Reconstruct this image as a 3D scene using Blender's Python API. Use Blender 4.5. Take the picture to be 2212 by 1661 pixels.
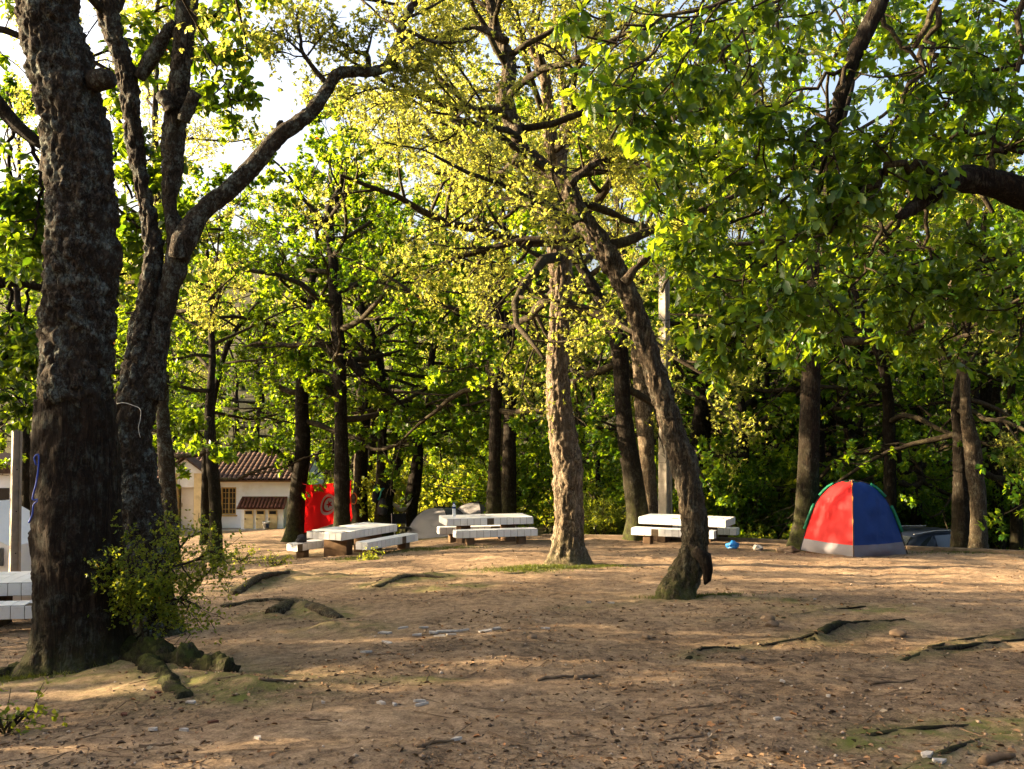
import bpy, bmesh, math, random
import numpy as np
from mathutils import Vector, Matrix

for _o in list(bpy.data.objects):
    bpy.data.objects.remove(_o)
SC = bpy.context.scene
COL = SC.collection
R = math.radians

# ------------------------------------------------------------------ camera, sky, sun, exposure
FPX, HOR, CAMZ = 2170.0, 905.0, 1.5        # focal length and horizon row on a 2212 x 1661 frame
PITCH = math.atan((HOR - 830.5) / FPX)
cam = bpy.data.cameras.new('camera')
cam.sensor_width = 36.0
cam.lens = 36.0 * FPX / 2212.0
cam.clip_end = 2000
CAM = bpy.data.objects.new('camera', cam)
COL.objects.link(CAM)
CAM.location = (0, 0, CAMZ)
CAM.rotation_euler = (math.pi / 2 + PITCH, 0, 0)
SC.camera = CAM

SUN_EL = 12.0
SUN_AZ = 8.0               # degrees the sun stands beyond straight left
tosun = Vector((-math.cos(R(SUN_EL)) * math.cos(R(SUN_AZ)), math.cos(R(SUN_EL)) * math.sin(R(SUN_AZ)), math.sin(R(SUN_EL))))
W = bpy.data.worlds.new('World')
SC.world = W
W.use_nodes = True
wt = W.node_tree
sky = wt.nodes.new('ShaderNodeTexSky')
sky.sky_type = 'NISHITA'
sky.sun_disc = False
sky.sun_elevation = R(SUN_EL)
sky.sun_rotation = math.atan2(tosun.x, tosun.y)
sky.air_density = 0.7
sky.dust_density = 10.0
sky.ozone_density = 0.6
wt.links.new(sky.outputs[0], wt.nodes['Background'].inputs[0])
wt.nodes['Background'].inputs[1].default_value = 0.105
sl = bpy.data.lights.new('sun', 'SUN')
sl.energy = 5.0
sl.angle = R(0.5)
sl.color = (1.0, 0.76, 0.46)
SUN = bpy.data.objects.new('sun', sl)
COL.objects.link(SUN)
SUN.rotation_euler = (-tosun).to_track_quat('-Z', 'Y').to_euler()
SUN.location = (-30, 10, 30)
SC.view_settings.view_transform = 'Standard'
SC.view_settings.look = 'None'
SC.view_settings.gamma = 1.0
SC.view_settings.use_curve_mapping = False
SC.view_settings.exposure = 3.1
cy = SC.cycles
cy.use_denoising = True
cy.max_bounces = 7
cy.diffuse_bounces = 4
cy.glossy_bounces = 2
cy.transmission_bounces = 5
cy.transparent_max_bounces = 6
cy.caustics_reflective = False
cy.caustics_refractive = False

# ------------------------------------------------------------------ helpers: numbers
def nrm(v):
    v = np.asarray(v, float)
    return v / (np.linalg.norm(v, axis=-1, keepdims=True) + 1e-9)

def pix(u, v, d):
    """world point seen at photo pixel (u, v), at distance d straight ahead"""
    b = (830.5 - v) / FPX
    dy = math.cos(PITCH) - b * math.sin(PITCH)
    dz = math.sin(PITCH) + b * math.cos(PITCH)
    return np.array([(u - 1106.0) / FPX * d / dy, d, CAMZ + dz * d / dy])

def hash3(i, j, k, s):
    n = (i.astype(np.int64) * 374761393 + j.astype(np.int64) * 668265263 + k.astype(np.int64) * 2147483647 + s * 974711)
    n = (n ^ (n >> 13)) * 1274126177
    n = n & 0x7fffffff
    n = (n ^ (n >> 16)) & 0xffff
    return n / 65535.0

def vnoise(p, seed=0):
    p = np.asarray(p, float)
    i = np.floor(p).astype(np.int64)
    f = p - i
    f = f * f * (3 - 2 * f)
    out = 0
    for a in (0, 1):
        for b in (0, 1):
            for c in (0, 1):
                w = (f[:, 0] if a else 1 - f[:, 0]) * (f[:, 1] if b else 1 - f[:, 1]) * (f[:, 2] if c else 1 - f[:, 2])
                out = out + w * hash3(i[:, 0] + a, i[:, 1] + b, i[:, 2] + c, seed)
    return out * 2 - 1

def fbm(p, oct=4, seed=0, gain=0.5):
    a, t, s = 1.0, 0, 0
    for o in range(oct):
        t = t + a * vnoise(p * (2.03 ** o) + 17.3 * o, seed + o)
        s += a
        a *= gain
    return t / s

def worley(p, seed=0):
    i = np.floor(p).astype(np.int64)
    f1 = np.full(len(p), 9.0)
    f2 = np.full(len(p), 9.0)
    for a in (-1, 0, 1):
        for b in (-1, 0, 1):
            for c in (-1, 0, 1):
                q = i + np.array([a, b, c])
                o = np.stack([hash3(q[:, 0], q[:, 1], q[:, 2], seed + m) for m in (1, 2, 3)], 1)
                dd = np.linalg.norm(q + o - p, axis=1)
                n2 = np.where(dd < f1, f1, np.minimum(f2, dd))
                f1 = np.minimum(f1, dd)
                f2 = n2
    return f1, f2

def sstep(a, b, x):
    t = np.clip((np.asarray(x, float) - a) / (b - a), 0, 1)
    return t * t * (3 - 2 * t)

# ------------------------------------------------------------------ helpers: objects
def tag(o, label=None, cat=None, group=None, kind=None):
    if label: o['label'] = label
    if cat: o['category'] = cat
    if group: o['group'] = group
    if kind: o['kind'] = kind
    return o

def empty(name, loc=(0, 0, 0), rz=0.0):
    o = bpy.data.objects.new(name, None)
    COL.objects.link(o)
    o.empty_display_size = 0.2
    o.location = loc
    o.rotation_euler = (0, 0, rz)
    return o

def obj(name, me, parent=None, loc=None, rot=None, scale=None):
    o = bpy.data.objects.new(name, me)
    COL.objects.link(o)
    if parent is not None: o.parent = parent
    if loc is not None: o.location = loc
    if rot is not None: o.rotation_euler = rot
    if scale is not None: o.scale = scale
    return o

def mesh_np(name, V, faces, mat=None, smooth=False, attrs=None):
    """V (n,3); faces = list of int arrays (m,3) or (m,4)"""
    me = bpy.data.meshes.new(name)
    V = np.ascontiguousarray(V, np.float32)
    used = np.zeros(len(V), bool)
    for F in faces: used[np.asarray(F).ravel().astype(int)] = True
    if not used.all():
        idx = np.cumsum(used) - 1
        V = np.ascontiguousarray(V[used]); faces = [idx[np.asarray(F, int)] for F in faces]
        attrs = {k: np.asarray(a)[used] for k, a in (attrs or {}).items()}
    me.vertices.add(len(V))
    me.vertices.foreach_set('co', V.ravel())
    li, ls, n = [], [], 0
    for F in faces:
        F = np.asarray(F, np.int32)
        if len(F) == 0: continue
        k = F.shape[1]
        li.append(F.ravel())
        ls.append(n + np.arange(len(F), dtype=np.int32) * k)
        n += F.size
    li = np.concatenate(li); ls = np.concatenate(ls)
    me.loops.add(len(li))
    me.loops.foreach_set('vertex_index', li)
    me.polygons.add(len(ls))
    me.polygons.foreach_set('loop_start', ls)
    if smooth:
        me.polygons.foreach_set('use_smooth', np.ones(len(ls), bool))
    for k, a in (attrs or {}).items():
        at = me.attributes.new(k, 'FLOAT', 'POINT')
        at.data.foreach_set('value', np.ascontiguousarray(a, np.float32))
    me.update(calc_edges=True)
    me.validate()
    if mat: me.materials.append(mat)
    return me

class MB:
    """collects boxes, tubes and polygons into one mesh"""
    def __init__(s): s.V = []; s.F = []
    def add(s, V, F):
        n = len(s.V)
        s.V += [tuple(v) for v in V]
        s.F += [tuple(i + n for i in f) for f in F]
        return s
    def box(s, x0, x1, y0, y1, z0, z1, M=None, b=0.0):
        if b > 0:
            bm = bmesh.new()
            bmesh.ops.create_cube(bm, size=1)
            for v in bm.verts:
                v.co = ((x0 + x1) / 2 + v.co.x * (x1 - x0), (y0 + y1) / 2 + v.co.y * (y1 - y0), (z0 + z1) / 2 + v.co.z * (z1 - z0))
            bmesh.ops.bevel(bm, geom=bm.edges[:], offset=b, segments=1, affect='EDGES')
            bm.verts.index_update()
            V = [v.co.copy() for v in bm.verts]; F = [[v.index for v in f.verts] for f in bm.faces]
            bm.free()
        else:
            V = [Vector((x, y, z)) for x in (x0, x1) for y in (y0, y1) for z in (z0, z1)]
            F = [(0, 1, 3, 2), (4, 6, 7, 5), (0, 4, 5, 1), (2, 3, 7, 6), (0, 2, 6, 4), (1, 5, 7, 3)]
        if M is not None: V = [M @ v for v in V]
        return s.add(V, F)
    def tube(s, P, r, n=8, cap=True):
        V, Q, T = tube_np(np.array([tuple(p) for p in P], float), r, n, cap)
        s.add(V, [tuple(q) for q in Q] + [tuple(t) for t in T])
        return s
    def prism(s, poly, y0, y1, M=None):
        """polygon in xz, extruded along y"""
        n = len(poly)
        V = [Vector((x, y0, z)) for x, z in poly] + [Vector((x, y1, z)) for x, z in poly]
        F = [tuple(range(n)), tuple(range(2 * n - 1, n - 1, -1))] + [(i, n + i, n + (i + 1) % n, (i + 1) % n) for i in range(n)]
        if M is not None: V = [M @ v for v in V]
        return s.add(V, F)
    def build(s, name, mat, parent=None, smooth=False, loc=None, rot=None):
        me = bpy.data.meshes.new(name)
        me.from_pydata([tuple(v) for v in s.V], [], s.F)
        bm = bmesh.new(); bm.from_mesh(me)
        bmesh.ops.recalc_face_normals(bm, faces=bm.faces)
        bm.to_mesh(me); bm.free()
        if smooth:
            for p in me.polygons: p.use_smooth = True
        if mat: me.materials.append(mat)
        return obj(name, me, parent, loc, rot)

def tube_np(P, r, n=6, cap=True, ref=None):
    P = np.asarray(P, float)
    m = len(P)
    r = np.broadcast_to(np.asarray(r, float), (m,))
    T = nrm(np.gradient(P, axis=0))
    if ref is None:
        ref = np.array([0.31, 0.87, 0.39]) if abs(T[0] @ np.array([0.31, 0.87, 0.39])) < 0.8 else np.array([0.9, -0.3, 0.2])
    A = nrm(ref - (T @ ref)[:, None] * T)
    B = np.cross(T, A)
    th = np.arange(n) / n * 2 * np.pi
    V = P[:, None, :] + r[:, None, None] * (np.cos(th)[None, :, None] * A[:, None, :] + np.sin(th)[None, :, None] * B[:, None, :])
    V = V.reshape(-1, 3)
    i = np.arange(m - 1)[:, None] * n; j = np.arange(n)[None, :]; j2 = (j + 1) % n
    Q = np.stack([i + j, i + j2, i + n + j2, i + n + j], -1).reshape(-1, 4)
    Tr = np.zeros((0, 3), int)
    if cap:
        V = np.vstack([V, P[0] , P[-1]])
        c0, c1 = m * n, m * n + 1
        jj = np.arange(n)
        Tr = np.vstack([np.stack([np.full(n, c0), (jj + 1) % n, jj], 1),
                        np.stack([np.full(n, c1), (m - 1) * n + jj, (m - 1) * n + (jj + 1) % n], 1)])
    return V, Q, Tr

def tubes_mesh(name, tubes, mat, smooth=True):
    Vs, Qs, Ts, n = [], [], [], 0
    for P, r, k in tubes:
        V, Q, T = tube_np(P, r, k, True)
        Vs.append(V); Qs.append(Q + n); Ts.append(T + n); n += len(V)
    return mesh_np(name, np.vstack(Vs), [np.vstack(Qs), np.vstack(Ts)], mat, smooth)

def catmull(P, n):
    P = np.asarray(P, float)
    Pe = np.vstack([2 * P[0] - P[1], P, 2 * P[-1] - P[-2]])
    seg = np.linalg.norm(np.diff(P[:, :3], axis=0), axis=1)
    cum = np.concatenate([[0], np.cumsum(seg)])
    s = np.linspace(0, cum[-1], n)
    k = np.clip(np.searchsorted(cum, s, 'right') - 1, 0, len(seg) - 1)
    t = ((s - cum[k]) / seg[k])[:, None]
    a, b, c, d = Pe[k], Pe[k + 1], Pe[k + 2], Pe[k + 3]
    return 0.5 * (2 * b + (c - a) * t + (2 * a - 5 * b + 4 * c - d) * t ** 2 + (3 * b - a - 3 * c + d) * t ** 3)

# ------------------------------------------------------------------ materials
class NT:
    def __init__(s, name):
        s.m = bpy.data.materials.new(name); s.m.use_nodes = True
        s.t = s.m.node_tree; s.t.nodes.clear()
        s.out = s.n('OutputMaterial')
    def n(s, typ, **kw):
        nd = s.t.nodes.new('ShaderNode' + typ)
        for k, v in kw.items(): setattr(nd, k, v)
        return nd
    def l(s, a, b): s.t.links.new(a, b)
    def setin(s, nd, name, val):
        i = nd.inputs[name]
        if hasattr(val, 'default_value') or hasattr(val, 'is_output') and val.is_output: s.l(val, i)
        else: i.default_value = val
    def coord(s, kind='Object', scale=(1, 1, 1)):
        c = s.n('TexCoord'); m = s.n('Mapping'); m.inputs['Scale'].default_value = scale
        s.l(c.outputs[kind], m.inputs[0]); return m.outputs[0]
    def noise(s, vec, scale, detail=4, rough=0.55, dist=0.0):
        n = s.n('TexNoise'); s.l(vec, n.inputs['Vector'])
        n.inputs['Scale'].default_value = scale; n.inputs['Detail'].default_value = detail
        n.inputs['Roughness'].default_value = rough; n.inputs['Distortion'].default_value = dist
        return n.outputs['Fac']
    def voro(s, vec, scale, feature='DISTANCE_TO_EDGE', rnd=1.0):
        n = s.n('TexVoronoi', feature=feature); s.l(vec, n.inputs['Vector'])
        n.inputs['Scale'].default_value = scale; n.inputs['Randomness'].default_value = rnd
        return n.outputs['Distance']
    def ramp(s, fac, stops):
        r = s.n('ValToRGB'); s.l(fac, r.inputs[0]); e = r.color_ramp.elements
        while len(e) < len(stops): e.new(0.5)
        for k, (p, c) in enumerate(stops):
            e[k].position = p
            e[k].color = (c, c, c, 1) if isinstance(c, (int, float)) else (c[0], c[1], c[2], 1)
        return r.outputs[0]
    def mix(s, fac, a, b, typ='MIX'):
        m = s.n('Mix', data_type='RGBA', blend_type=typ)
        for sock, val in ((m.inputs['Factor'], fac), (m.inputs[6], a), (m.inputs[7], b)):
            if isinstance(val, (int, float)): sock.default_value = val
            elif isinstance(val, (tuple, list)): sock.default_value = (val[0], val[1], val[2], 1)
            else: s.l(val, sock)
        return m.outputs[2]
    def math(s, op, a, b=0.0):
        m = s.n('Math', operation=op)
        for k, val in enumerate((a, b)):
            if isinstance(val, (int, float)): m.inputs[k].default_value = val
            else: s.l(val, m.inputs[k])
        return m.outputs[0]
    def attr(s, name):
        a = s.n('Attribute'); a.attribute_name = name; return a.outputs['Fac']
    def objrand(s):
        return s.n('ObjectInfo').outputs['Random']
    def bump(s, h, strength=0.5, dist=0.02, normal=None):
        b = s.n('Bump'); b.inputs['Strength'].default_value = strength; b.inputs['Distance'].default_value = dist
        s.l(h, b.inputs['Height'])
        if normal is not None: s.l(normal, b.inputs['Normal'])
        return b.outputs[0]
    def pbsdf(s, col, rough=0.6, spec=0.3, metal=0.0, normal=None):
        p = s.n('BsdfPrincipled')
        for nm, val in (('Base Color', col), ('Roughness', rough), ('Specular IOR Level', spec), ('Metallic', metal)):
            i = p.inputs[nm]
            if isinstance(val, (int, float)): i.default_value = val
            elif isinstance(val, (tuple, list)): i.default_value = (val[0], val[1], val[2], 1)
            else: s.l(val, i)
        if normal is not None: s.l(normal, p.inputs['Normal'])
        return p
    def done(s, shader):
        s.l(shader, s.out.inputs[0]); return s.m

def mat_plain(name, col, rough=0.6, spec=0.3, metal=0.0, var=0.12, nscale=6.0, bump=0.15, dirt=None):
    t = NT(name); v = t.coord('Object')
    f = t.noise(v, nscale, 5)
    dark = tuple(c * (1 - var) for c in col); lite = tuple(min(1, c * (1 + var)) for c in col)
    c = t.ramp(f, [(0.3, dark), (0.7, lite)])
    if dirt:
        g = t.noise(v, nscale * 0.35, 6, 0.7)
        c = t.mix(t.ramp(g, [(0.52, 0.0), (0.72, 0.8)]), c, dirt)
    nb = t.bump(t.noise(v, nscale * 6, 3), bump, 0.01)
    return t.done(t.pbsdf(c, rough, spec, metal, nb).outputs[0])

def mat_leaf(name, d0, d1, t0, t1, tfac=0.5, rough=0.45, spec=0.25, odd=None):
    t = NT(name)
    lv = t.attr('lv'); rnd = t.objrand()
    k = t.math('ADD', t.math('MULTIPLY', lv, 0.75), t.math('MULTIPLY', rnd, 0.25))
    cd = t.ramp(k, [(0.0, d0), (1.0, d1)])
    ct = t.ramp(k, [(0.0, t0), (1.0, t1)])
    if odd:
        o = t.ramp(lv, [(0.985, 0.0), (0.988, 1.0)])
        cd = t.mix(o, cd, odd); ct = t.mix(o, ct, odd)
    p = t.pbsdf(cd, rough, spec)
    tr = t.n('BsdfTranslucent'); t.l(ct, tr.inputs[0])
    mx = t.n('MixShader'); mx.inputs[0].default_value = tfac
    t.l(p.outputs[0], mx.inputs[1]); t.l(tr.outputs[0], mx.inputs[2])
    return t.done(mx.outputs[0])

def mat_bark(name, dark, mid, lichen, lich=0.5, zs=0.35, sc=9.0, strength=1.0, moss=0.6):
    t = NT(name)
    v = t.coord('Object', (1, 1, zs))
    vi = t.coord('Object')
    a = t.noise(v, sc * 1.1, 5, 0.62, 1.1)
    rid = t.math('ABSOLUTE', t.math('SUBTRACT', t.math('MULTIPLY', a, 2.0), 1.0))     # 0 along the furrows
    b = t.noise(v, sc * 2.7, 4, 0.65, 0.6)
    n1 = t.noise(vi, 34, 6, 0.75)
    n0 = t.noise(vi, 2.2, 4, 0.6)
    hgt = t.math('ADD', t.math('MULTIPLY', t.ramp(rid, [(0.0, 0.0), (0.42, 1.0)]), 0.7), t.math('ADD', t.math('MULTIPLY', b, 0.6), t.math('MULTIPLY', n1, 0.35)))
    c = t.ramp(t.math('MULTIPLY', hgt, 0.75), [(0.36, dark), (0.52, tuple((p + q) / 2.6 for p, q in zip(dark, mid))), (0.80, mid)])
    c = t.mix(t.ramp(n0, [(0.40, 0.0), (0.65, 0.6)]), c, tuple(x * 0.45 for x in mid))
    c = t.mix(t.ramp(n1, [(0.35, 0.35), (0.60, 0.0)]), c, dark)
    lm = t.math('MULTIPLY', t.ramp(t.noise(vi, 6.0, 8, 0.8), [(0.50, 0.0), (0.60, 1.0)]), lich)
    lm = t.math('MULTIPLY', lm, t.ramp(hgt, [(0.45, 0.1), (0.8, 1.0)]))
    c = t.mix(lm, c, lichen)
    mo = t.math('MULTIPLY', t.ramp(t.attr('moss'), [(0.0, 0.0), (1.0, 1.0)]), t.ramp(t.noise(vi, 9, 5, 0.7), [(0.35, 0.0), (0.6, moss)]))
    c = t.mix(mo, c, (0.05, 0.06, 0.012))
    nb = t.bump(hgt, strength, 0.022)
    return t.done(t.pbsdf(c, 0.92, 0.1, 0, nb).outputs[0])

M = {}
M['oak'] = mat_leaf('oak_leaf', (0.012, 0.050, 0.006), (0.048, 0.115, 0.010), (0.08, 0.27, 0.004), (0.56, 0.64, 0.014), 0.5, odd=(0.45, 0.14, 0.02))
M['cork_leaf'] = mat_leaf('cork_leaf', (0.040, 0.066, 0.018), (0.12, 0.135, 0.04), (0.26, 0.32, 0.03), (0.82, 0.76, 0.12), 0.5, odd=(0.4, 0.16, 0.03))
M['near_leaf'] = mat_leaf('near_oak_leaf', (0.008, 0.036, 0.007), (0.032, 0.082, 0.012), (0.05, 0.19, 0.005), (0.46, 0.54, 0.015), 0.46, 0.4, 0.35, odd=(0.5, 0.15, 0.02))
M['shrub'] = mat_leaf('shrub_leaf', (0.04, 0.085, 0.012), (0.10, 0.15, 0.018), (0.26, 0.36, 0.015), (0.60, 0.56, 0.03), 0.5)
M['grass'] = mat_leaf('grass', (0.03, 0.05, 0.008), (0.075, 0.09, 0.014), (0.08, 0.11, 0.01), (0.16, 0.17, 0.015), 0.4)
M['yellow'] = mat_leaf('yellow_flower', (0.5, 0.34, 0.02), (0.6, 0.42, 0.03), (0.5, 0.34, 0.02), (0.6, 0.42, 0.03), 0.3)
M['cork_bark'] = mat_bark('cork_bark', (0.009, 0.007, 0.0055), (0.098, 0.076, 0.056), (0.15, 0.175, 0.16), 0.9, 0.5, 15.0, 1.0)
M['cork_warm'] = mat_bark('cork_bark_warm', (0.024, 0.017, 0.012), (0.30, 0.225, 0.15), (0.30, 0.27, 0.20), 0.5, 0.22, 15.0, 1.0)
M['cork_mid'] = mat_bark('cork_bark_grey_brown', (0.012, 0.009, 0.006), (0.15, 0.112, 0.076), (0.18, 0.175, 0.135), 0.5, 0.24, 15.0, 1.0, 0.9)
M['strip_bark'] = mat_bark('stripped_bark', (0.008, 0.006, 0.0045), (0.042, 0.028, 0.019), (0.070, 0.080, 0.066), 0.5, 0.10, 14.0, 0.9, 0.9)
M['oak_bark'] = mat_bark('oak_bark', (0.004, 0.003, 0.0022), (0.032, 0.022, 0.015), (0.13, 0.13, 0.105), 0.22, 0.22, 18.0, 0.8, 0.9)
M['twig'] = mat_bark('twig_bark', (0.02, 0.015, 0.01), (0.065, 0.05, 0.033), (0.11, 0.11, 0.045), 0.5, 0.4, 14.0, 0.6)
M['concrete'] = mat_plain('concrete', (0.25, 0.225, 0.19), 0.9, 0.2, 0, 0.2, 7, 0.3, (0.20, 0.17, 0.13))
M['kerb'] = mat_plain('dirty_kerb', (0.17, 0.125, 0.085), 0.95, 0.1, 0, 0.3, 6, 0.4, (0.09, 0.08, 0.04))
M['stand'] = mat_plain('stained_concrete', (0.11, 0.070, 0.042), 0.95, 0.1, 0, 0.35, 5, 0.4, (0.05, 0.035, 0.022))
M['grout'] = mat_plain('grout', (0.10, 0.075, 0.05), 0.95, 0.1, 0, 0.25, 9, 0.3)
def mat_tile():
    t = NT('white_tile'); v = t.coord('Object'); oi = t.n('ObjectInfo')
    vm = t.n('VectorMath', operation='ADD'); t.l(v, vm.inputs[0]); t.l(oi.outputs['Location'], vm.inputs[1])
    c = t.ramp(t.objrand(), [(0.0, (0.60, 0.59, 0.575)), (0.2, (0.68, 0.67, 0.655)), (1.0, (0.73, 0.72, 0.71))])
    g = t.ramp(t.noise(vm.outputs[0], 5.0, 7, 0.75), [(0.55, 0.0), (0.80, 0.5)])
    c = t.mix(g, c, (0.26, 0.20, 0.14))
    sp = t.ramp(t.noise(vm.outputs[0], 28.0, 4, 0.7), [(0.66, 0.0), (0.72, 0.6)])
    c = t.mix(sp, c, (0.10, 0.085, 0.05))
    return t.done(t.pbsdf(c, 0.38, 0.4).outputs[0])
M['tile'] = mat_tile()
M['wall'] = mat_plain('white_render', (0.75, 0.80, 0.88), 0.9, 0.15, 0, 0.05, 2.0, 0.2, (0.52, 0.50, 0.44))
M['cream'] = mat_plain('cream_paint', (0.62, 0.51, 0.30), 0.8, 0.2, 0, 0.12, 5, 0.1, (0.35, 0.27, 0.15))
M['ochre'] = mat_plain('ochre_paint', (0.42, 0.29, 0.10), 0.6, 0.3, 0, 0.15, 12, 0.1)
M['rooftile'] = mat_plain('roof_tile', (0.085, 0.052, 0.038), 0.95, 0.1, 0, 0.4, 5, 0.3, (0.05, 0.042, 0.03))
M['redtile'] = mat_plain('red_roof_tile', (0.085, 0.034, 0.022), 0.9, 0.15, 0, 0.25, 6, 0.3, (0.08, 0.075, 0.035))
M['door'] = mat_plain('white_door', (0.66, 0.64, 0.62), 0.6, 0.3, 0, 0.05, 6, 0.05)
M['black'] = mat_plain('black_cloth', (0.018, 0.018, 0.022), 0.85, 0.2, 0, 0.3, 9, 0.2)
M['wire'] = mat_plain('pale_cord', (0.62, 0.60, 0.55), 0.7, 0.3)
M['bluecord'] = mat_plain('blue_cord', (0.02, 0.06, 0.35), 0.6, 0.3)
M['teal'] = mat_plain('teal_cord', (0.02, 0.22, 0.20), 0.6, 0.3)
M['orange'] = mat_plain('orange_cord', (0.55, 0.22, 0.03), 0.6, 0.3)
M['paper'] = mat_plain('white_paper', (0.66, 0.65, 0.62), 0.8, 0.2, 0, 0.1, 20, 0.1)
M['shard'] = mat_plain('weathered_plaster', (0.36, 0.33, 0.30), 0.9, 0.15, 0, 0.3, 30, 0.3, (0.18, 0.13, 0.09))
M['bluebag'] = mat_plain('blue_plastic', (0.02, 0.20, 0.55), 0.35, 0.5, 0, 0.3, 12, 0.3)
M['stone'] = mat_plain('stone', (0.15, 0.105, 0.07), 0.95, 0.15, 0, 0.3, 14, 0.5)
M['moss_stone'] = mat_plain('mossy_root', (0.10, 0.075, 0.05), 0.95, 0.1, 0, 0.35, 9, 0.6, (0.05, 0.065, 0.016))
M['wood'] = mat_plain('dry_wood', (0.12, 0.08, 0.05), 0.9, 0.15, 0, 0.4, 20, 0.4)
M['carpaint'] = mat_plain('dark_car_paint', (0.008, 0.012, 0.024), 0.35, 0.3, 0.0, 0.05, 3, 0.0)
M['glass'] = mat_plain('dark_glass', (0.012, 0.015, 0.018), 0.12, 0.35, 0, 0.05, 3, 0.0)
M['rubber'] = mat_plain('rubber', (0.02, 0.02, 0.02), 0.9, 0.2)
M['rim'] = mat_plain('wheel_rim', (0.45, 0.45, 0.46), 0.35, 0.5, 0.8)
M['redlamp'] = mat_plain('red_lamp', (0.55, 0.03, 0.02), 0.2, 0.5)
M['chrome'] = mat_plain('bright_trim', (0.6, 0.6, 0.62), 0.25, 0.5, 0.8)

def mat_cloth(name, col, tcol, tfac=0.35, rough=0.6):
    t = NT(name); v = t.coord('Object')
    f = t.noise(v, 3.0, 4)
    c = t.mix(t.ramp(f, [(0.35, 0.0), (0.7, 0.25)]), col, tuple(x * 0.7 for x in col))
    nb = t.bump(t.noise(v, 7.0, 3, 0.5, 1.5), 0.35, 0.03)
    p = t.pbsdf(c, rough, 0.25, 0, nb)
    tr = t.n('BsdfTranslucent'); tr.inputs[0].default_value = (*tcol, 1)
    mx = t.n('MixShader'); mx.inputs[0].default_value = tfac
    t.l(p.outputs[0], mx.inputs[1]); t.l(tr.outputs[0], mx.inputs[2])
    return t.done(mx.outputs[0])
M['tent_red'] = mat_cloth('red_nylon', (0.68, 0.016, 0.018), (0.85, 0.03, 0.012), 0.42)
M['tent_blue'] = mat_cloth('blue_nylon', (0.004, 0.030, 0.16), (0.004, 0.04, 0.2), 0.2)
M['tent_green'] = mat_cloth('green_nylon', (0.010, 0.16, 0.085), (0.02, 0.2, 0.1), 0.25)
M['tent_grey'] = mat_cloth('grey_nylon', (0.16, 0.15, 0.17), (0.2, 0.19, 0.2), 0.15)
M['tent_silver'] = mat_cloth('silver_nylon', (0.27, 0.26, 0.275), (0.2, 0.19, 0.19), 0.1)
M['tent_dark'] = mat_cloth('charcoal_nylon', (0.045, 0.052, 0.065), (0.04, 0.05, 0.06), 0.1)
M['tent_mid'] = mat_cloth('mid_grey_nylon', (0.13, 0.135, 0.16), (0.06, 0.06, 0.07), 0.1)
M['tent_navy'] = mat_cloth('navy_nylon', (0.015, 0.03, 0.06), (0.01, 0.02, 0.04), 0.1)
M['tarp'] = mat_cloth('white_canvas', (0.74, 0.76, 0.80), (0.6, 0.6, 0.6), 0.25)
M['flag_red'] = mat_cloth('flag_red', (0.66, 0.008, 0.012), (0.7, 0.01, 0.012), 0.3)
M['flag_white'] = mat_cloth('flag_white', (0.72, 0.70, 0.68), (0.7, 0.6, 0.55), 0.25)
M['hammock'] = mat_cloth('hammock_cloth', (0.42, 0.42, 0.36), (0.4, 0.4, 0.3), 0.2)
M['plastic'] = mat_cloth('clear_plastic', (0.70, 0.74, 0.80), (0.7, 0.75, 0.8), 0.5, 0.15)

def mat_ground():
    t = NT('dirt_ground'); v = t.coord('Object')
    big = t.noise(v, 0.4, 4, 0.6)
    mid = t.noise(v, 1.9, 6, 0.7, 0.8)
    fine = t.noise(v, 11.0, 8, 0.82)
    grit = t.noise(v, 65.0, 4, 0.8)
    k = t.math('ADD', t.math('MULTIPLY', fine, 0.62), t.math('MULTIPLY', grit, 0.38))
    k = t.math('ADD', k, t.math('MULTIPLY', t.math('SUBTRACT', mid, 0.5), 0.34))
    k = t.math('ADD', k, t.math('MULTIPLY', t.math('SUBTRACT', big, 0.5), 0.16))
    k = t.math('SUBTRACT', k, t.math('MULTIPLY', t.attr('litter'), 0.085))
    c = t.ramp(k, [(0.31, (0.026, 0.018, 0.012)), (0.40, (0.085, 0.058, 0.037)), (0.48, (0.185, 0.127, 0.078)), (0.56, (0.30, 0.212, 0.132)), (0.68, (0.44, 0.325, 0.215))])
    c = t.mix(t.ramp(t.noise(v, 3.1, 3, 0.6), [(0.45, 0.0), (0.75, 0.35)]), c, t.mix(0.5, c, (0.26, 0.15, 0.085)))
    mo = t.math('MULTIPLY', t.attr('moss'), t.ramp(t.noise(v, 5.0, 5, 0.7), [(0.36, 0.0), (0.60, 1.0)]))
    c = t.mix(mo, c, t.mix(fine, (0.055, 0.075, 0.012), (0.12, 0.14, 0.025)))
    c = t.mix(t.math('MULTIPLY', t.attr('root'), 0.85), c, (0.055, 0.043, 0.032))
    gr = t.attr('grass')
    c = t.mix(gr, c, t.mix(fine, (0.025, 0.036, 0.010), (0.075, 0.075, 0.026)))
    h = t.math('ADD', t.math('MULTIPLY', fine, 0.6), t.math('MULTIPLY', grit, 0.35))
    nb = t.bump(h, 0.9, 0.03)
    return t.done(t.pbsdf(c, 0.95, 0.12, 0, nb).outputs[0])
M['ground'] = mat_ground()

# ------------------------------------------------------------------ the ground
KX = np.array([-3.0, 1.8, 5.6, 10.0, 16.0, 24.0])
KY = np.array([27.0, 25.7, 24.2, 19.9, 13.0, 4.0])

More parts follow.
